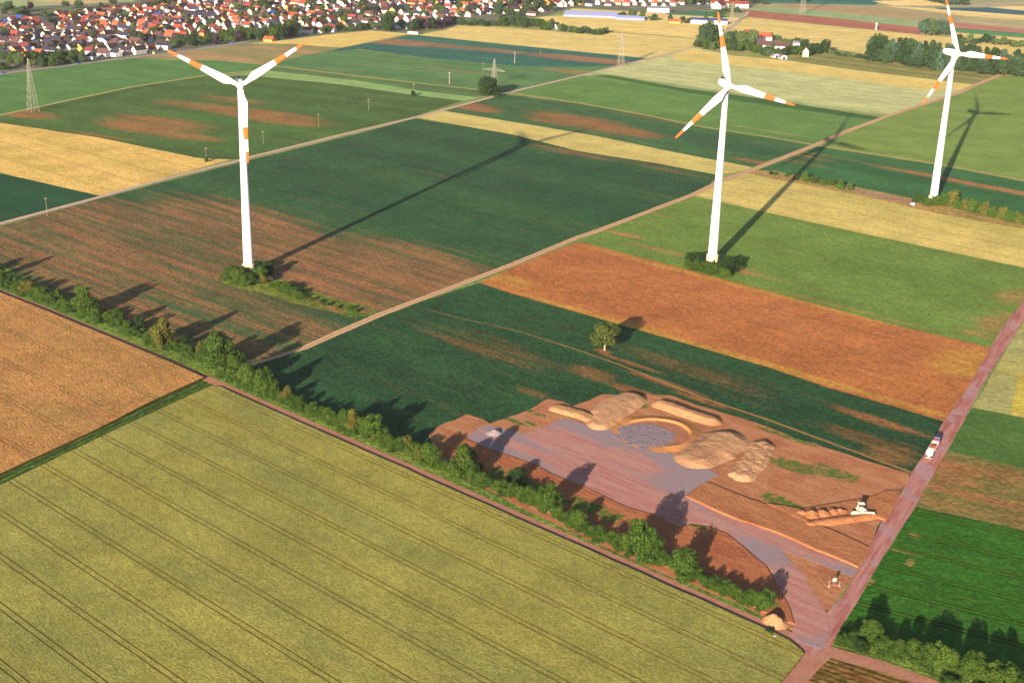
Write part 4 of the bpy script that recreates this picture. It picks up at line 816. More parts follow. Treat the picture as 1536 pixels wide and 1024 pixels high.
RM = {k: tiles('roof_' + k.replace(' ', '_'), v) for k, v in ROOFS.items()}
GLASS = plain('window_glass', '2c3440', .15, .6, .1); TRIM = plain('chimney_brick', '8a5a48', .9, .1)
VDIR = None
def house(p, L, W, H, RH, rz, wall, roof, label, name='house', cat='house', group=None, kind='gable', wins=1, chim=True, dormer=False):
    t = thing(name, label, cat, (p.x, p.y, 0), rz, group); e = .45
    bm = bmesh.new(); hl, hw = L / 2, W / 2
    if kind == 'gable':
        box(bm, (0, 0, H / 2), (L, W, H))
        for sx in (-1, 1):
            a = [bm.verts.new((sx * hl, y, z)) for y, z in ((-hw, H), (hw, H), (0, H + RH * .97))]; b = [bm.verts.new((sx * (hl - .3), y, z)) for y, z in ((-hw, H), (hw, H), (0, H + RH * .97))]
            bm.faces.new(a); bm.faces.new(b[::-1]); bm.faces.new((a[0], a[2], b[2], b[0])); bm.faces.new((a[1], b[1], b[2], a[2]))
    else: box(bm, (0, 0, H / 2), (L, W, H))
    bmesh.ops.recalc_face_normals(bm, faces=bm.faces)
    obj('wall', bm, WM[wall], t)
    bm = bmesh.new(); hip = 0 if kind == 'gable' else min(hl * .9, W * .5)
    sl = RH / hw; ze = H - e * sl; T = .22
    if kind in ('gable', 'hip'):
        O = [(-hl - e, -hw - e, ze), (hl + e, -hw - e, ze), (hl + e, hw + e, ze), (-hl - e, hw + e, ze), (-hl - (e if not hip else -hip), 0, H + RH), (hl + (e if not hip else -hip), 0, H + RH)]
        up_ = [bm.verts.new((x, y, z + T)) for x, y, z in O]; lo = [bm.verts.new((x, y, z + .02)) for x, y, z in O]
        for q in (up_, lo):
            bm.faces.new((q[0], q[1], q[5], q[4])); bm.faces.new((q[2], q[3], q[4], q[5]))
            if hip: bm.faces.new((q[3], q[0], q[4])); bm.faces.new((q[1], q[2], q[5]))
        loop = [0, 1, 2, 3] if hip else [0, 1, 5, 2, 3, 4]
        for i in range(len(loop)):
            a, b = loop[i], loop[(i + 1) % len(loop)]; bm.faces.new((lo[a], lo[b], up_[b], up_[a]))
    elif kind == 'arch':
        n = 10; prev = None
        for i in range(n + 1):
            th = PI * i / n; q = (-(hw + .1) * math.cos(th), H + .02 + RH * math.sin(th)); cur = [bm.verts.new((sx, q[0], q[1])) for sx in (-hl - .2, hl + .2)]
            if prev: bm.faces.new((prev[0], prev[1], cur[1], cur[0]))
            prev = cur
    else:
        box(bm, (0, 0, H + .2), (L + .6, W + .6, .4))
    if kind == 'arch':
        me = bpy.data.meshes.new('roof'); bm.to_mesh(me); bm.free(); rf = link('roof', me, t, RM[roof])
        bm = bmesh.new()
        for sx in (-hl, hl):
            bm.faces.new([bm.verts.new((sx, -hw * math.cos(PI * i / 10), H + RH * math.sin(PI * i / 10))) for i in range(11)])
        obj('gable_end', bm, WM['grey'], t)
        bm = bmesh.new(); box(bm, (hl + .05, 0, 1.5), (.1, W * .35, 3)); box(bm, (-hl - .05, 0, 1.5), (.1, W * .35, 3)); obj('door', bm, GLASS, t)
    else: rf = obj('roof', bm, RM[roof], t)
    if chim and kind in ('gable', 'hip'):
        bm = bmesh.new(); box(bm, (hl * .3, hw * .25, H + RH * .75 + .7), (.7, .7, 1.6)); obj('chimney', bm, TRIM, rf)
    if wins:
        fl = max(1, int(H // 2.7)); rows_ = [1.5 + 2.8 * k for k in range(fl)]
        nw = max(2, int(L // 3.6)); faces = []
        for z in rows_[:2]:
            for k in range(nw):
                x = -hl + L * (k + .5) / nw
                faces.append(((x, -hw - .03, z), (1.2, .06, 1.2)));
                if wins > 1: faces.append(((x, hw + .03, z), (1.2, .06, 1.2)))
            for y in (-W * .22, W * .22): faces.append(((-hl - .03, y, z), (.06, 1.1, 1.2))); faces.append(((hl + .03, y, z), (.06, 1.1, 1.2)))
        if kind == 'gable' and RH > 2.5:
            for sx in (-1, 1): faces.append(((sx * (hl + .03), 0, H + .9), (.06, 1.1, 1.1)))
        if wins == 1:
            vis = []
            tc = Vector((-p.x, -p.y, 0)).normalized(); 
            for c_, s_ in faces:
                nrm = Vector((0, -1 if c_[1] < 0 else 1, 0)) if s_[1] < .1 else Vector((-1 if c_[0] < 0 else 1, 0, 0)); nrm.rotate(Matrix.Rotation(rz, 3, 'Z'))
                if nrm.dot(tc) > .15: vis.append((c_, s_))
            faces = vis
        for c_, s_ in faces:
            bm = bmesh.new(); box(bm, c_, s_); obj('window', bm, GLASS, t)
    return t
TG = R(-24)
# houses: rows of the village, front row first; hand-set front row and then street by street
rd = random.Random(21); HS = []
def edge_y(x):
    E = [(-80, 118), (0, 106), (95, 95), (212, 82), (306, 68), (372, 58), (440, 54), (500, 49), (556, 44), (615, 47), (669, 40), (686, 35), (780, 26), (830, 16), (858, 10), (1000, 12), (1080, 8), (1100, 3)]
    for a, b in zip(E, E[1:]):
        if a[0] <= x <= b[0]: return a[1] + (b[1] - a[1]) * (x - a[0]) / (b[0] - a[0])
    return 0
NH = 0
for r_ in range(15):
    x = -14 + rd.uniform(0, 8); i = 0
    while x < (1100 if r_ < 2 else 860 if r_ < 4 else 800):
        y = edge_y(x) - 2.5 - r_ * (6.4 - .12 * r_) + rd.uniform(-1.3, 1.3)
        topy = 11 if x < 210 else -3
        stepx = rd.uniform(14, 19) if y > 40 else rd.uniform(12, 16)
        # tree belts at the village edge
        skip = (x < 128 and r_ < 2) or (262 < x < 445 and r_ < 2) or (570 < x < 600 and r_ < 2) or (595 < x < 690 and r_ < 1) or (x > 1010 and r_ > 0) or (x > 690 and x < 800 and r_ < 1) or (850 < x and r_ > 1 and rd.random() < .4)
        if y > topy and not skip and rd.random() < .93:
            left = x < 250 and y > 48; c_ = rd.random()
            roof = rd.choices(['dark slate', 'dark brown', 'brown', 'dark red', 'red', 'orange', 'blue'], [9, 5, 2, 1.2, .6, .3, .3] if left else [2, 1.8, 2.4, 3, 3, 3, .2])[0]
            wall = rd.choices(['white', 'cream', 'yellow', 'grey', 'orange', 'pink', 'pale blue'], [9, 3.5, 1, .8, .5, .7, .3])[0]
            HS.append((r_, i, x, y, roof, wall)); i += 1; NH += 1
        x += stepx
last = {}
FAR = {}
HS.sort(key=lambda q: -q[3]); HSN = set(id(q) for q in HS[:285])
for q_ in HS:
    r_, i, x, y, roof, wall = q_
    p = g(x, y); big_ = rd.random() < .12
    L = rd.uniform(8.8, 12) * (1.6 if big_ else 1); W = rd.uniform(6.8, 9); H = rd.uniform(2.9, 5.6); RH = rd.uniform(2.2, 4.4) if roof in ('dark slate',) else rd.uniform(2.8, 4.8)
    kd = 'hip' if rd.random() < .12 else 'gable'; rz = TG + (PI / 2 if rd.random() < .5 else 0) + rd.uniform(-.18, .18)
    if id(q_) not in HSN:
        FAR.setdefault((wall, roof), []).append((p, L, W, H, RH, rz)); continue
    house(p, L, W, H, RH, rz, wall, roof, '%s house with %s roof, %s from left in the %s village row' % (wall, roof, ordw(i), ordw(r_)), group='village houses', kind=kd, wins=1 if r_ < 3 and x < 640 else 0, chim=r_ < 8)
bm = bmesh.new(); mats = []; mi_ = {}
for (wall, roof), L_ in FAR.items():
    for mk_ in (WM[wall], RM[roof]):
        if mk_ not in mi_: mi_[mk_] = len(mats); mats.append(mk_)
    for p, L, W, H, RH, rz in L_:
        M_ = Matrix.Translation(p) @ Matrix.Rotation(rz, 4, 'Z'); a_ = mi_[WM[wall]]; b_ = mi_[RM[roof]]; hl, hw = L / 2, W / 2
        q = [bm.verts.new(M_ @ Vector(v)) for v in ((-hl, -hw, 0), (hl, -hw, 0), (hl, hw, 0), (-hl, hw, 0), (-hl, -hw, H), (hl, -hw, H), (hl, hw, H), (-hl, hw, H), (-hl, 0, H + RH), (hl, 0, H + RH))]
        for f in ((0, 1, 5, 4), (2, 3, 7, 6), (1, 2, 6, 9, 5), (3, 0, 4, 8, 7)): bm.faces.new([q[i] for i in f]).material_index = a_
        e = .5; z_ = H - e * RH / hw + .1; o_ = [bm.verts.new(M_ @ Vector(v)) for v in ((-hl - e, -hw - e, z_), (hl + e, -hw - e, z_), (hl + e, hw + e, z_), (-hl - e, hw + e, z_), (-hl - e, 0, H + RH + .15), (hl + e, 0, H + RH + .15))]
        for f in ((0, 1, 5, 4), (2, 3, 4, 5)): bm.faces.new([o_[i] for i in f]).material_index = b_
tag(rawlink('distant_houses', bm, mats), 'rooftops of the village streets farthest from the camera', 'houses', None, 'stuff')
# village trees between the houses
rd = random.Random(5); it = []
for k in range(300):
    x = rd.uniform(-5, 840); y = rd.uniform(4, edge_y(x) - 8)
    if x < 210 and y < 12: continue
    it.append((x, y, rd.uniform(8, 14), rd.uniform(6, 12), rd.choice(['round', 'round', 'tall', 'bush', 'conifer']), rd.choice(['far', 'far', 'dark', 'farl', 'mid', 'purple'])))
for k in range(16): it.append((300 + k * 19 + rd.uniform(-8, 8), rd.uniform(-2, 5), rd.uniform(14, 20), rd.uniform(10, 14), 'round', 'far'))
for k in range(10): it.append((800 + k * 9, rd.uniform(2, 9), rd.uniform(9, 15), rd.uniform(7, 12), 'round', 'far'))
for x, y, w_, h_ in ((13, 21, 20, 16), (36, 25, 12, 14), (99, 14, 12, 10), (119, 14, 14, 11), (170, 9, 12, 8), (241, 10, 12, 12), (252, 9, 12, 12), (215, 14, 10, 8), (72, 34, 16, 12), (202, 62, 12, 14), (214, 66, 14, 14), (250, 50, 22, 10), (235, 52, 18, 9)): it.append((x, y, w_, h_, 'round', 'far'))
it.sort(key=lambda q: -q[1]); leaf_mass('village_trees', 'trees and gardens showing between the village houses', it[60:], 'far', 'far'); it = it[:60]
row_of(it, 'among the village houses', 'trees among the village houses', 'far')
it = []
rd = random.Random(8)
for k in range(18): it.append((1010 + k * 8, rd.uniform(5, 12) if k < 10 else rd.uniform(3, 8), rd.uniform(9, 14), rd.uniform(6, 11), 'round', rd.choice(['far', 'farl', 'dark'])))
for k in range(14): it.append((1125 + k * 14, rd.uniform(0, 2.5), rd.uniform(13, 18), 6, 'round', 'far'))
leaf_mass('distant_trees', 'dark line of trees at the top edge right of the village', it, 'far', 'far')
zone(12, [(1394, 4), (1420, 8), (1448, 9)], (12, 18), (8, 13), ['round'], ['far', 'pine'], 'in the wood at the top right edge', 'trees of the top right wood', 'far', 3, 44)
0 and zone(16, [(1450, 2), (1500, 1), (1570, 1)], (12, 18), (8, 10), ['round'], ['far'], 'along the top right horizon row', 'trees of the top right row', 'far', 1, 45)
# special buildings
def B(x, y, *a, **k): return house(g(x, y), *a, **k)
B(1142, 62, 24, 13, 6, 5, R(10), 'white', 'orange', 'white farmhouse with bright orange roof among the farm trees', name='farmhouse')
B(1124, 55, 14, 9, 5, 4, R(10), 'pink', 'red', 'small farm outbuilding with red roof left of the white farmhouse', name='outbuilding', cat='building')
B(1160, 74, 40, 15, 5, 4.5, R(-22), 'white', 'brown', 'long white barn with reddish brown roof in front of the farmhouse', name='barn', cat='barn')
B(1162, 86, 13, 8, 1.2, 3.4, R(100), 'grey', 'grey', 'left of two small arched greenhouses at the field edge before the farm', name='tunnel_greenhouse', cat='greenhouse', kind='arch', wins=0)
B(1173, 88, 13, 8, 1.2, 3.4, R(100), 'grey', 'grey', 'right of two small arched greenhouses at the field edge before the farm', name='tunnel_greenhouse', cat='greenhouse', kind='arch', wins=0)
B(1208, 85, 10, 7, 7, 4, R(80), 'cream', 'brown', 'narrow cream house among the trees right of the farm', name='house')
B(1198, 68, 14, 8, 3, 2, R(-15), 'grey', 'grey', 'small grey shed behind the farm barn', name='shed', cat='shed', wins=0)
B(1063, 36, 52, 15, 5.5, 2.4, R(-7), 'white', 'blue', 'long white hall with blue roof between yellow fields', name='farm_hall', cat='hall', wins=0, chim=False)
B(1012, 35, 16, 9, 3, 2.5, R(-5), 'orange', 'orange', 'small orange shed left of the blue-roofed hall', name='shed', cat='shed', wins=0, chim=False)
B(987, 18, 34, 18, 6, 2.6, R(-5), 'white', 'pale' if 0 else 'grey', 'white hall with pale grey roof at the village end', name='hall', cat='hall', wins=0, chim=False)
B(1094, 11, 60, 18, 6, 4, R(-3), 'white', 'red', 'very long white stable with red roof at the top edge', name='stable', cat='stable', wins=0, chim=False)
B(1078, 13, 22, 16, 6, 6, R(60), 'white', 'dark red', 'white gabled building joined to the long red-roofed stable', name='house')
B(300, 29, 44, 15, 6, 4.5, R(-12), 'white', 'dark slate', 'long white building with dark slate roof inside the village', name='hall', cat='building', wins=0)
B(404, 62, 12, 8, 2.6, 3.2, R(-20), 'orange', 'orange', 'small orange-roofed shed at the yellow field below the village', name='shed', cat='shed', wins=0, chim=False)
B(621, 51, 14, 9, 3, 1, R(-15), 'cream', 'grey', 'small flat cream hut at the corner of the two yellow fields', name='hut', cat='hut', kind='flat', wins=0, chim=False)
B(602, 43, 18, 9, 5, 2, R(-10), 'pale blue', 'blue', 'blue shed beside the largest village edge tree', name='shed', cat='shed', wins=0, chim=False)
B(834, 44, 15, 10, 4, 4.5, R(70), 'white', 'dark red', 'white garden house with dark red roof at the thicket', name='garden_house')
B(815, 8, 34, 16, 5, 6, R(100), 'orange', 'orange', 'barn with large orange roof at the village end', name='barn', cat='barn', wins=0, chim=False)
B(841, 9, 30, 14, 5, 6, R(100), 'white', 'dark red', 'barn with dark red roof beside the orange-roofed barn', name='barn', cat='barn', wins=0, chim=False)
B(797, 23, 14, 10, 3, 3, R(-10), 'pink', 'brown', 'low brownish shed near the village end', name='shed', cat='shed', wins=0, chim=False)
GH = Sh('greenhouse_glass', .25, .5); GH.color(lin('aab0c8')); gn = GH.noise(GH.rot(0), .2, 3)
GH.color(GH.mix(gn, lin('6c7aa4'), lin('8a92b4')))
for (x, y, L, nb, lab) in ((885, 26.5, 78, 6, 'large pale blue greenhouse with many low roof spans'), (945, 30.5, 42, 3, 'smaller low greenhouse right of the large one')):
    t = thing('greenhouse', lab, 'greenhouse', g(x, y), R(-6)); bm = bmesh.new(); box(bm, (0, nb * 4, 1.4), (L, nb * 8, 2.8)); obj('glass_wall', bm, GH.m, t)
    for k in range(nb):
        bm = bmesh.new(); y0 = k * 8
        v = [bm.verts.new(q) for q in ((-L / 2 - .1, y0 + .02, 2.82), (L / 2 + .1, y0 + .02, 2.82), (L / 2 + .1, y0 + 7.98, 2.82), (-L / 2 - .1, y0 + 7.98, 2.82), (-L / 2 - .1, y0 + 4, 4.6), (L / 2 + .1, y0 + 4, 4.6))]
        for f in ((0, 1, 5, 4), (2, 3, 4, 5), (0, 4, 3), (1, 2, 5), (0, 3, 2, 1)): bm.faces.new([v[i] for i in f])
        obj('roof_span', bm, GH.m, t)

# ------------------------------------------------------------------ pylons and poles
STEEL = plain('galvanised_steel', '8e8c80', .6, .3, .1); WOOD = plain('weathered_wood', '857a68', .9, .1, .1); CONC = plain('concrete_pole', 'a09c90', .85, .1, .06)
def pylon(x, y, H, arms, wbase, lab, rz=.4, bush=True):
    t = thing('lattice_pylon', lab, 'pylon', g(x, y), rz, 'lattice pylons in the fields'); bm = bmesh.new(); r = .12
    def hw(z): return wbase / 2 * (1 - z / H) ** 1.0 * .85 + .3
    lv = [0]; 
    while lv[-1] < H - 3: lv.append(lv[-1] + max(2.2, hw(lv[-1]) * 1.9))
    lv[-1] = H
    cs = ((-1, -1), (1, -1), (1, 1), (-1, 1))
    for a, b in zip(lv, lv[1:]):
        A = [(sx * hw(a), sy * hw(a), a) for sx, sy in cs]; Bq = [(sx * hw(b), sy * hw(b), b) for sx, sy in cs]
        for i in range(4):
            bar(bm, A[i], Bq[i], r, 4); bar(bm, A[i], Bq[(i + 1) % 4], .08, 3); bar(bm, A[(i + 1) % 4], Bq[i], .08, 3)
            bar(bm, Bq[i], Bq[(i + 1) % 4], .09, 3)
    obj('lattice_tower', bm, STEEL, t)
    for z, L in arms:
        bm = bmesh.new()
        for sx in (-1, 1):
            for sy in (-1, 1):
                bar(bm, (sx * hw(z) * .9, sy * hw(z), z), (sx * L, 0, z), .13, 4); bar(bm, (sx * hw(z) * .9, sy * hw(z), z + 2.6), (sx * L, 0, z + .2), .1, 4)
            for k in range(1, 5):
                f = k / 5; xx = hw(z) + (L - hw(z)) * f; yy = hw(z) * (1 - f); bar(bm, (sx * xx, -yy, z), (sx * xx, yy, z), .07, 3); bar(bm, (sx * xx, yy, z), (sx * xx, yy * .9, z + 2.6 * (1 - f) + .1), .07, 3)
        ar = obj('crossarm', bm, STEEL, t)
        for sx in (-1, 1):
            for f in ((1,) if L < 6 else (1, .55)):
                bm = bmesh.new(); bar(bm, (sx * L * f, 0, z - .1), (sx * L * f, 0, z - 1.6), .12, 5); obj('insulator', bm, plain_ins, ar)
    return t
plain_ins = plain('brown_insulator', '6a4a3c', .3, .5)
pylon(50, 168, hgt(49, 166, 86), [(hgt(49, 166, 98), 2.2), (hgt(49, 166, 105), 2.4)], 8.0, 'tall narrow lattice pylon standing in the green field at left edge', .9)
pylon(741, 128, hgt(739, 126, 87), [(hgt(739, 126, 104), 13)], 6, 'lattice pylon with one very wide crossarm behind the big round tree', R(-35))
pylon(931, 99, hgt(931, 99, 49), [(hgt(931, 99, 55), 4.5), (hgt(931, 99, 62), 6), (hgt(931, 99, 69), 5)], 7, 'pale lattice pylon at the track corner before the yellow fields', .3)
pylon(1203, 22, 62, [(44, 7), (50, 9), (56, 6)], 8, 'lattice pylon in the far brown field cut off by the top edge', .3)
pylon(1097, 35, hgt(1097, 35, 4), [(hgt(1097, 35, 8), 4), (hgt(1097, 35, 12), 5)], 6, 'slender lattice pylon by the road beside the blue-roofed hall', .3)
POLES = [(71, 324, 297, 'pole at the track edge in the dark corner field', 2), (206, 277, 256, 'pole in the yellow field near the track', 2), (309.5, 241, 222, 'pole with a tiny bush at its foot', 1), (395, 217, 197, 'pole nearest the left turbine rotor in the green field', 1), (478, 191, 171, 'pole in the middle of the green field', 1), (553, 166, 149, 'pole left of the round bush in green', 1),
         (620.5, 141, 126, 'pole behind the small round bush', 1), (674, 126, 109, 'thick pale concrete pole left of the big tree', 0), (724.5, 111, 95, 'thin pole just left of the wide-armed pylon', 1), (772, 95.5, 79, 'thick pale concrete pole right of the wide-armed pylon', 0), (811, 82, 68, 'pole on a bare patch in the dark green field', 1), (851, 70.5, 57, 'pole in the pale field before the thicket', 1), (877.5, 63, 50, 'pole farthest right before the thicket', 1), (935, 41, 30, 'pole in the yellow field below the greenhouse', 1), (1007, 19, 5, 'pole at the far left corner of the small green field', 1)]
for x, y, ty, lab, kd in POLES:
    h = hgt(x, y, ty); t = thing('utility_pole', lab, 'pole', g(x, y), R(-30), 'power poles crossing the fields'); bm = bmesh.new()
    bar(bm, (0, 0, -.2), (0, 0, h), (.28 if kd == 0 else .14), 10, (.22 if kd == 0 else .1)); obj('pole_shaft', bm, CONC if kd == 0 else WOOD, t)
    bm = bmesh.new(); box(bm, (0, 0, h - .35), (3.0 if kd else 3.6, .22, .22)); ca = obj('crossarm', bm, WOOD if kd else CONC, t)
    for sx in (-1.3, 0, 1.3):
        bm = bmesh.new(); bar(bm, (sx, 0, h - .24), (sx, 0, h + .2), .1, 6); obj('insulator', bm, plain_ins, ca)
tp = g(1314, 45); t = thing('observation_mast', 'short white mast at the edge of the far reddish field', 'mast', tp, 0)
bm = bmesh.new(); lathe(bm, [(1.6, 0), (1.1, 5), (.8, 10), (.6, hgt(1314, 45, 34.5))], 12); obj('shaft', bm, CONC, t); bm = bmesh.new(); lathe(bm, [(1.5, 7.5), (1.5, 9)], 12); obj('platform', bm, WHITE, t)

# ------------------------------------------------------------------ truck
NAVY = plain('navy_paint', '26244e', .35, .5, .05); REDP = plain('red_paint', 'd84050', .4, .5, .05); TWH = plain('white_truck_paint', 'f0ece0', .4, .4, .03); TYRE = plain('tyre_rubber', '1c1c1e', .85, .1); ALU = plain('aluminium', 'b0b0b4', .4, .5, .05, .6)
a_t = ang((1391, 690), (1412, 655)); tc = g(1399, 678)
t = thing('tipper_truck', 'tipper truck with dark cab and white trailer loaded with red earth', 'truck', (tc.x, tc.y, .06), a_t)
def wheel(par, x, y, r=.52, wd=.35):
    bm = bmesh.new(); bar(bm, (x, y - wd / 2, r), (x, y + wd / 2, r), r, 20); o = obj('wheel', bm, TYRE, par)
    bm = bmesh.new(); s_ = 1 if y > 0 else -1; bar(bm, (x, y + s_ * (wd / 2 + .01), r), (x, y + s_ * (wd / 2 + .03), r), r * .55, 16); obj('rim', bm, ALU, o)
bm = bmesh.new(); box(bm, (.6, 0, 1.05), (15.6, .9, .3)); box(bm, (-2, 0, .8), (1.2, 2.0, .5)); obj('chassis', bm, plain('dark_chassis', '2c2422', .8, .1), t)
bm = bmesh.new(); box(bm, (7.0, 0, 2.2), (3.5, 2.5, 2.7), taper=.94); bmesh.ops.bevel(bm, geom=bm.edges[:], offset=.15, segments=2, affect='EDGES'); cab = obj('cab', bm, NAVY, t)
bm = bmesh.new(); box(bm, (8.72, 0, 2.65), (.08, 2.1, 1.0)); obj('windscreen', bm, GLASS, cab)
for s_ in (-1, 1):
    bm = bmesh.new(); box(bm, (7.8, s_ * 1.24, 2.6), (1.0, .06, .8)); obj('side_window', bm, GLASS, cab)
    bm = bmesh.new(); box(bm, (8.6, s_ * 1.55, 2.7), (.15, .3, .6)); bar(bm, (8.55, s_ * 1.25, 2.9), (8.6, s_ * 1.5, 2.9), .04); obj('mirror', bm, NAVY, cab)
bm = bmesh.new(); box(bm, (6.6, 0, 3.72), (1.8, 2.2, .4), taper=.8); obj('roof_spoiler', bm, NAVY, cab)
bm = bmesh.new(); box(bm, (4.75, 0, 2.1), (.9, 2.5, 2.3)); bmesh.ops.bevel(bm, geom=bm.edges[:], offset=.08, segments=1, affect='EDGES'); obj('red_bulkhead', bm, REDP, t)
bm = bmesh.new(); box(bm, (3.9, 0, 1.35), (1.2, 2.3, .25)); obj('fender', bm, REDP, t)
# tub: half-round open body
bm = bmesh.new(); xs = (-7.2, 4.1); n = 12
def tubring(x, k):
    pts = [(-1.22 * k, 3.1)] + [(1.22 * k * -math.cos(PI * i / n) * (1 if k == 1 else 1), 1.95 - 0.75 * math.sin(PI * i / n) * (1 if k == 1 else .8)) for i in range(n + 1)] + [(1.22 * k, 3.1)]
    return [bm.verts.new((x, y, z)) for y, z in pts]
o1, o2 = tubring(xs[0], 1), tubring(xs[1], 1); i1, i2 = tubring(xs[0] + .12, .92), tubring(xs[1] - .12, .92)
for a, b in ((o1, o2), (i2, i1)):
    for i in range(len(a) - 1): bm.faces.new((a[i], a[i + 1], b[i + 1], b[i]))
bm.faces.new(o1); bm.faces.new(o2[::-1]); bm.faces.new(i1[::-1]); bm.faces.new(i2)
for a, b in ((o1, i1), (o2, i2)):
    bm.faces.new((a[0], b[0], b[-1], a[-1]))
bm.faces.new((o1[0], o2[0], i2[0], i1[0])); bm.faces.new((o1[-1], i1[-1], i2[-1], o2[-1])); tub = obj('dump_body', bm, TWH, t)
bm = bmesh.new(); box(bm, (2.9, 0, 3.16), (2.3, 2.5, .1)); obj('front_cover', bm, TWH, tub)
bm = bmesh.new(); box(bm, (-5.4, 0, 3.18), (3.6, 2.44, .12)); bmesh.ops.bevel(bm, geom=bm.edges[:], offset=.05, segments=1, affect='EDGES'); obj('rear_cover', bm, TWH, tub)
bm = bmesh.new(); N_ = 10; gv = [[bm.verts.new((-3.6 + 5.3 * i / N_, -1.05 + 2.1 * j / 6, 2.75 + .45 * math.sin(PI * i / N_) * math.sin(PI * j / 6) + random.uniform(-.05, .05))) for j in range(7)] for i in range(N_ + 1)]
for i in range(N_):
    for j in range(6): bm.faces.new((gv[i][j], gv[i + 1][j], gv[i + 1][j + 1], gv[i][j + 1]))
obj('earth_load', bm, plain('red_earth', 'b8603c', .95, .05, .25, scale=2), tub, True)
bm = bmesh.new(); box(bm, (-7.75, 0, .75), (.15, 2.5, .25)); box(bm, (-7.5, 0, 1.0), (.6, .3, .2)); obj('rear_bumper', bm, plain('pale_bumper', 'dcd4b0', .6, .2), t)
for s_ in (-1, 1):
    bm = bmesh.new(); box(bm, (8.78, s_ * .9, 1.25), (.06, .4, .25)); obj('headlight', bm, ALU, t)
    bm = bmesh.new(); box(bm, (-7.84, s_ * .95, .8), (.05, .4, .15)); obj('tail_light', bm, REDP, t)
    for x in (7.4, 3.9, -3.2, -4.5, -5.8): wheel(t, x, s_ * 1.05)

# ------------------------------------------------------------------ bulldozer
CATW = plain('white_machine_paint', 'f0e6c8', .5, .3, .06); BLADE = plain('steel_blade', 'd8b890', .5, .4, .1); TRK = plain('track_steel', '3a302c', .8, .2, .2, scale=4)  # first colour is the bulldozer's warm off-white paint
bc = g(1291, 770); t = thing('bulldozer', 'white bulldozer facing forward with wide blade pushing soil', 'bulldozer', (bc.x, bc.y, ZG + .5), R(-92), None)
S_ = 1.05
def bb(name, boxes, mat, par, bev=.06):
    bm = bmesh.new()
    for c_, s_, tp_ in boxes: box(bm, tuple(v * S_ for v in c_), tuple(v * S_ for v in s_), taper=tp_)
    if bev: bmesh.ops.bevel(bm, geom=bm.edges[:], offset=bev, segments=1, affect='EDGES')
    return obj(name, bm, mat, par)
bb('body', [((-.2, 0, 1.1), (3.6, 1.3, .7), 1), ((.9, 0, 1.65), (1.7, 1.25, .6), .92), ((-1.5, 0, 1.5), (.8, 1.8, .6), .95)], CATW, t)
cb_ = bb('cab', [((-.7, 0, 2.25), (1.4, 1.5, 1.3), .9)], GLASS, t); bb('cab_roof', [((-.7, 0, 2.97), (1.8, 1.9, .16), .95)], CATW, cb_)
for s_ in (-1, 1):
    bm = bmesh.new(); y0 = s_ * 1.1 * S_
    pr_ = [(-2.1, .45), (-1.8, .05), (1.5, .05), (1.9, .45), (1.6, .85), (-1.8, .9)]
    for k, (yy) in enumerate((y0 - .32 * S_, y0 + .32 * S_)): pass
    A_ = [bm.verts.new((x * S_, y0 - .32 * S_, z * S_)) for x, z in pr_]; B_ = [bm.verts.new((x * S_, y0 + .32 * S_, z * S_)) for x, z in pr_]
    bm.faces.new(A_); bm.faces.new(B_[::-1])
    for i in range(6): bm.faces.new((A_[i], A_[(i + 1) % 6], B_[(i + 1) % 6], B_[i]))
    tr = obj('track', bm, TRK, t); bb('track_cover', [((-.1, s_ * 1.1, .95), (3.2, .6, .1), 1)], CATW, tr, .03)
    bb('push_arm', [((1.5, s_ * 1.48, .45), (2.0, .14, .25), 1)], CATW, t, .03)
bm = bmesh.new(); n = 8; L_ = 3.2 * S_
fr = [(2.55 * S_ - .35 * S_ * math.sin(PI * i / n), (.05 + 1.35 * i / n) * S_) for i in range(n + 1)]
A_ = [[bm.verts.new((x + dx, y, z)) for x, z in fr] for y, dx in ((-L_, .45), (-L_ * .8, 0), (L_ * .8, 0), (L_, .45))]
for a, b in zip(A_, A_[1:]):
    for i in range(n): bm.faces.new((a[i], b[i], b[i + 1], a[i + 1]))
bmesh.ops.solidify(bm, geom=bm.faces[:], thickness=.12); obj('blade', bm, CATW, t)
bb('exhaust_pipe', [((.9, .35, 2.2), (.14, .14, .7), 1)], DARK, t, 0); bb('ripper', [((-2.3, 0, .8), (.5, 1.4, .3), 1), ((-2.5, .4, .4), (.15, .15, .7), 1), ((-2.5, -.4, .4), (.15, .15, .7), 1)], TRK, t, 0)
t.scale = (.92, 1.2, .92)
mound('pushed_soil', [(1284, 778), (1300, 776)], 2.0, 1.0, 'soil pushed up before the bulldozer blade', 'soil bank', mat=BR, flat=.2, res=.35, nz=.6)

# ------------------------------------------------------------------ small things
p0 = g(1243, 881); p1 = g(1259, 880); mid_ = (p0 + p1) / 2; aa = math.atan2(p1.y - p0.y, p1.x - p0.x); Ls = (p1 - p0).length
t = thing('barrier_frame', 'temporary barrier frame on pale feet in the soil triangle by the crossing', 'barrier', (mid_.x, mid_.y, ZG), aa)
for s_ in (-1, 1):
    bm = bmesh.new(); box(bm, (s_ * Ls / 2, 0, .1), (.8, .35, .2)); obj('foot', bm, CONC, t)
    bm = bmesh.new(); bar(bm, (s_ * Ls / 2, 0, .2), (s_ * Ls / 2, 0, 2.2 if s_ < 0 else 1.6), .07, 6); obj('post', bm, CONC, t)
bm = bmesh.new(); bar(bm, (-Ls / 2, 0, 2.15), (-.2, 0, 2.05), .05, 5); bar(bm, (-Ls / 2, 0, .5), (Ls / 2, 0, .5), .05, 5); obj('rail', bm, plain('rail_paint', 'c08068'), t)
q = thing('site_sign', 'white board on a post inside the barrier frame', 'sign', (mid_.x, mid_.y + .5, ZG), aa)
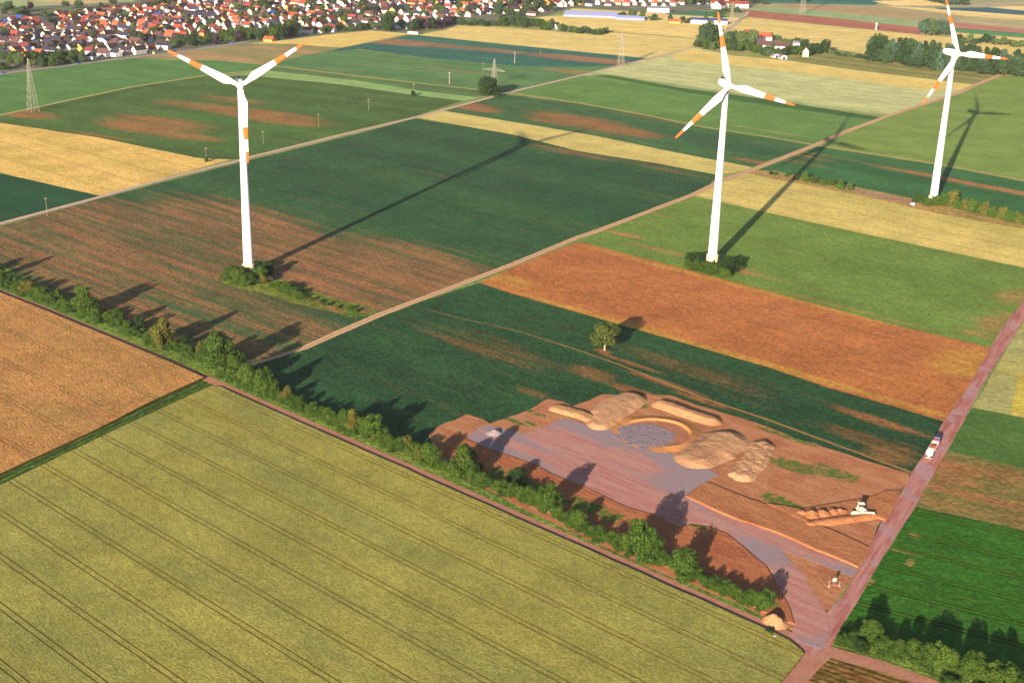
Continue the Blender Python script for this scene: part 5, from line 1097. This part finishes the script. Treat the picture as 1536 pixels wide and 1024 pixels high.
bm = bmesh.new(); bar(bm, (0, 0, 0), (0, 0, 2.6), .06, 6); obj('post', bm, CONC, q)
bm = bmesh.new(); box(bm, (0, -.1, 2.1), (1.1, .12, 1.0)); bmesh.ops.bevel(bm, geom=bm.edges[:], offset=.05, segments=1, affect='EDGES'); obj('board', bm, TWH, q)
BOXW = plain('cabinet_pale', '8e98a4', .5, .3, .05)
for x, y, s_, lab in ((407.5, 420, 1.5, 'small pale blue cabinet beside the bushes of the left turbine'), (1368.5, 308, 1.9, 'small pale cabinet with blue top left of the right turbine')):
    t = thing('transformer_cabinet', lab, 'cabinet', g(x, y), .3); bm = bmesh.new(); box(bm, (0, 0, s_ * .55), (s_ * 1.3, s_, s_ * 1.1)); obj('cabinet_body', bm, BOXW, t)
    bm = bmesh.new(); box(bm, (0, 0, s_ * 1.1 + .1), (s_ * 1.45, s_ * 1.15, .2)); obj('cabinet_roof', bm, RM['blue'], t); bm = bmesh.new(); box(bm, (0, -s_ / 2 - .03, s_ * .5), (s_ * .5, .06, s_ * .8)); obj('door', bm, TWH, t)
def car(x, y, rz, mat, lab):
    t = thing('parked_car', lab, 'car', g(x, y), rz); bm = bmesh.new(); box(bm, (0, 0, .75), (4.3, 1.8, .75), taper=.96); bmesh.ops.bevel(bm, geom=bm.edges[:], offset=.12, segments=2, affect='EDGES'); b_ = obj('body', bm, mat, t)
    bm = bmesh.new(); box(bm, (-.2, 0, 1.38), (2.3, 1.6, .55), taper=.8); obj('cabin_glass', bm, GLASS, b_); bm = bmesh.new(); box(bm, (-.2, 0, 1.68), (1.7, 1.25, .06)); obj('roof_panel', bm, mat, b_)
    for sx in (-1.35, 1.35):
        for sy in (-.85, .85): wheel(t, sx, sy, .33, .22)
BLUE = plain('blue_paint', '2c5ac0', .35, .5, .03)
car(5, 110.5, ang((0, 111), (44, 105)), BLUE, 'blue car on the village road at the left edge'); car(118, 96.5, ang((95, 99.5), (159, 91)), BLUE, 'blue car on the village road before the trees')
car(347, 66.5, .2, BLUE, 'blue car at the end of the village road'); car(1107, 32.5, 1.2, BLUE, 'dark blue car on the far road beside the hall'); car(262, 77.5, ang((212, 85), (260, 79)), plain('black_paint', '202028', .3, .5), 'dark car on the village road above the orange blade tip')
t = thing('yellow_sign', 'small yellow box sign beside the village road', 'sign', g(230.5, 82.5), 0); bm = bmesh.new(); bar(bm, (0, 0, 0), (0, 0, 2), .1, 6); obj('post', bm, CONC, t); bm = bmesh.new(); box(bm, (0, 0, 2.2), (1.8, .4, 2.2)); obj('panel', bm, plain('yellow_paint', 'f0b820', .5, .3, .02), t)
# weeds standing dark in the wheat
WEEDS = [(117, 794), (197, 722), (322, 757), (300, 718), (252, 700), (105, 884), (60, 908), (80, 974), (228, 940), (130, 1008), (48, 949), (308, 792), (420, 905), (1000, 930)]
it = [(x, y, 5, 2.6, 'bush', 'dark') for x, y in WEEDS]
row_of(it, 'poking out of the front wheat', 'dark weeds in the front wheat', 'mid')
tree(1154, 950, 14, 8, 'bush', 'dark', 'near', label='low dark bush on the wheat side of the road near the crossing')
# debris at the crossing
for x, y, s_, lab in ((1161, 956.5, .8, 'white round lump in the weeds at the road edge'), (1166, 958, .7, 'pinkish lump beside the white one at the road edge')):
    bm = bmesh.new(); bmesh.ops.create_icosphere(bm, subdivisions=2, radius=s_)
    for v in bm.verts: v.co *= 1 + noise.noise(v.co * 2) * .35; v.co.z *= .7
    o = obj('rubble_lump', bm, TWH if s_ > .75 else plain('pink_stone', 'd8a890'), smooth=True); p = g(x, y); o.location = (p.x, p.y, .35); tag(o, lab, 'debris')

# ------------------------------------------------------------------ haze: pale air round the whole scene
HAZE = 0.00003
bm = bmesh.new(); box(bm, (0, 2200, 124), (5200, 5600, 250)); hz = obj('haze', bm, None) if 0 else None
bmesh_me = bpy.data.meshes.new('haze'); bm.to_mesh(bmesh_me); bm.free(); hz = link('haze', bmesh_me)
mt = bpy.data.materials.new('air'); mt.use_nodes = True; n_ = mt.node_tree; n_.nodes.clear()
vo = n_.nodes.new('ShaderNodeVolumePrincipled'); mo_ = n_.nodes.new('ShaderNodeOutputMaterial'); n_.links.new(vo.outputs[0], mo_.inputs['Volume'])
vo.inputs['Color'].default_value = (.88, .92, 1, 1); vo.inputs['Density'].default_value = HAZE; vo.inputs['Anisotropy'].default_value = .2
bmesh_me.materials.append(mt); hz['kind'] = 'stuff'
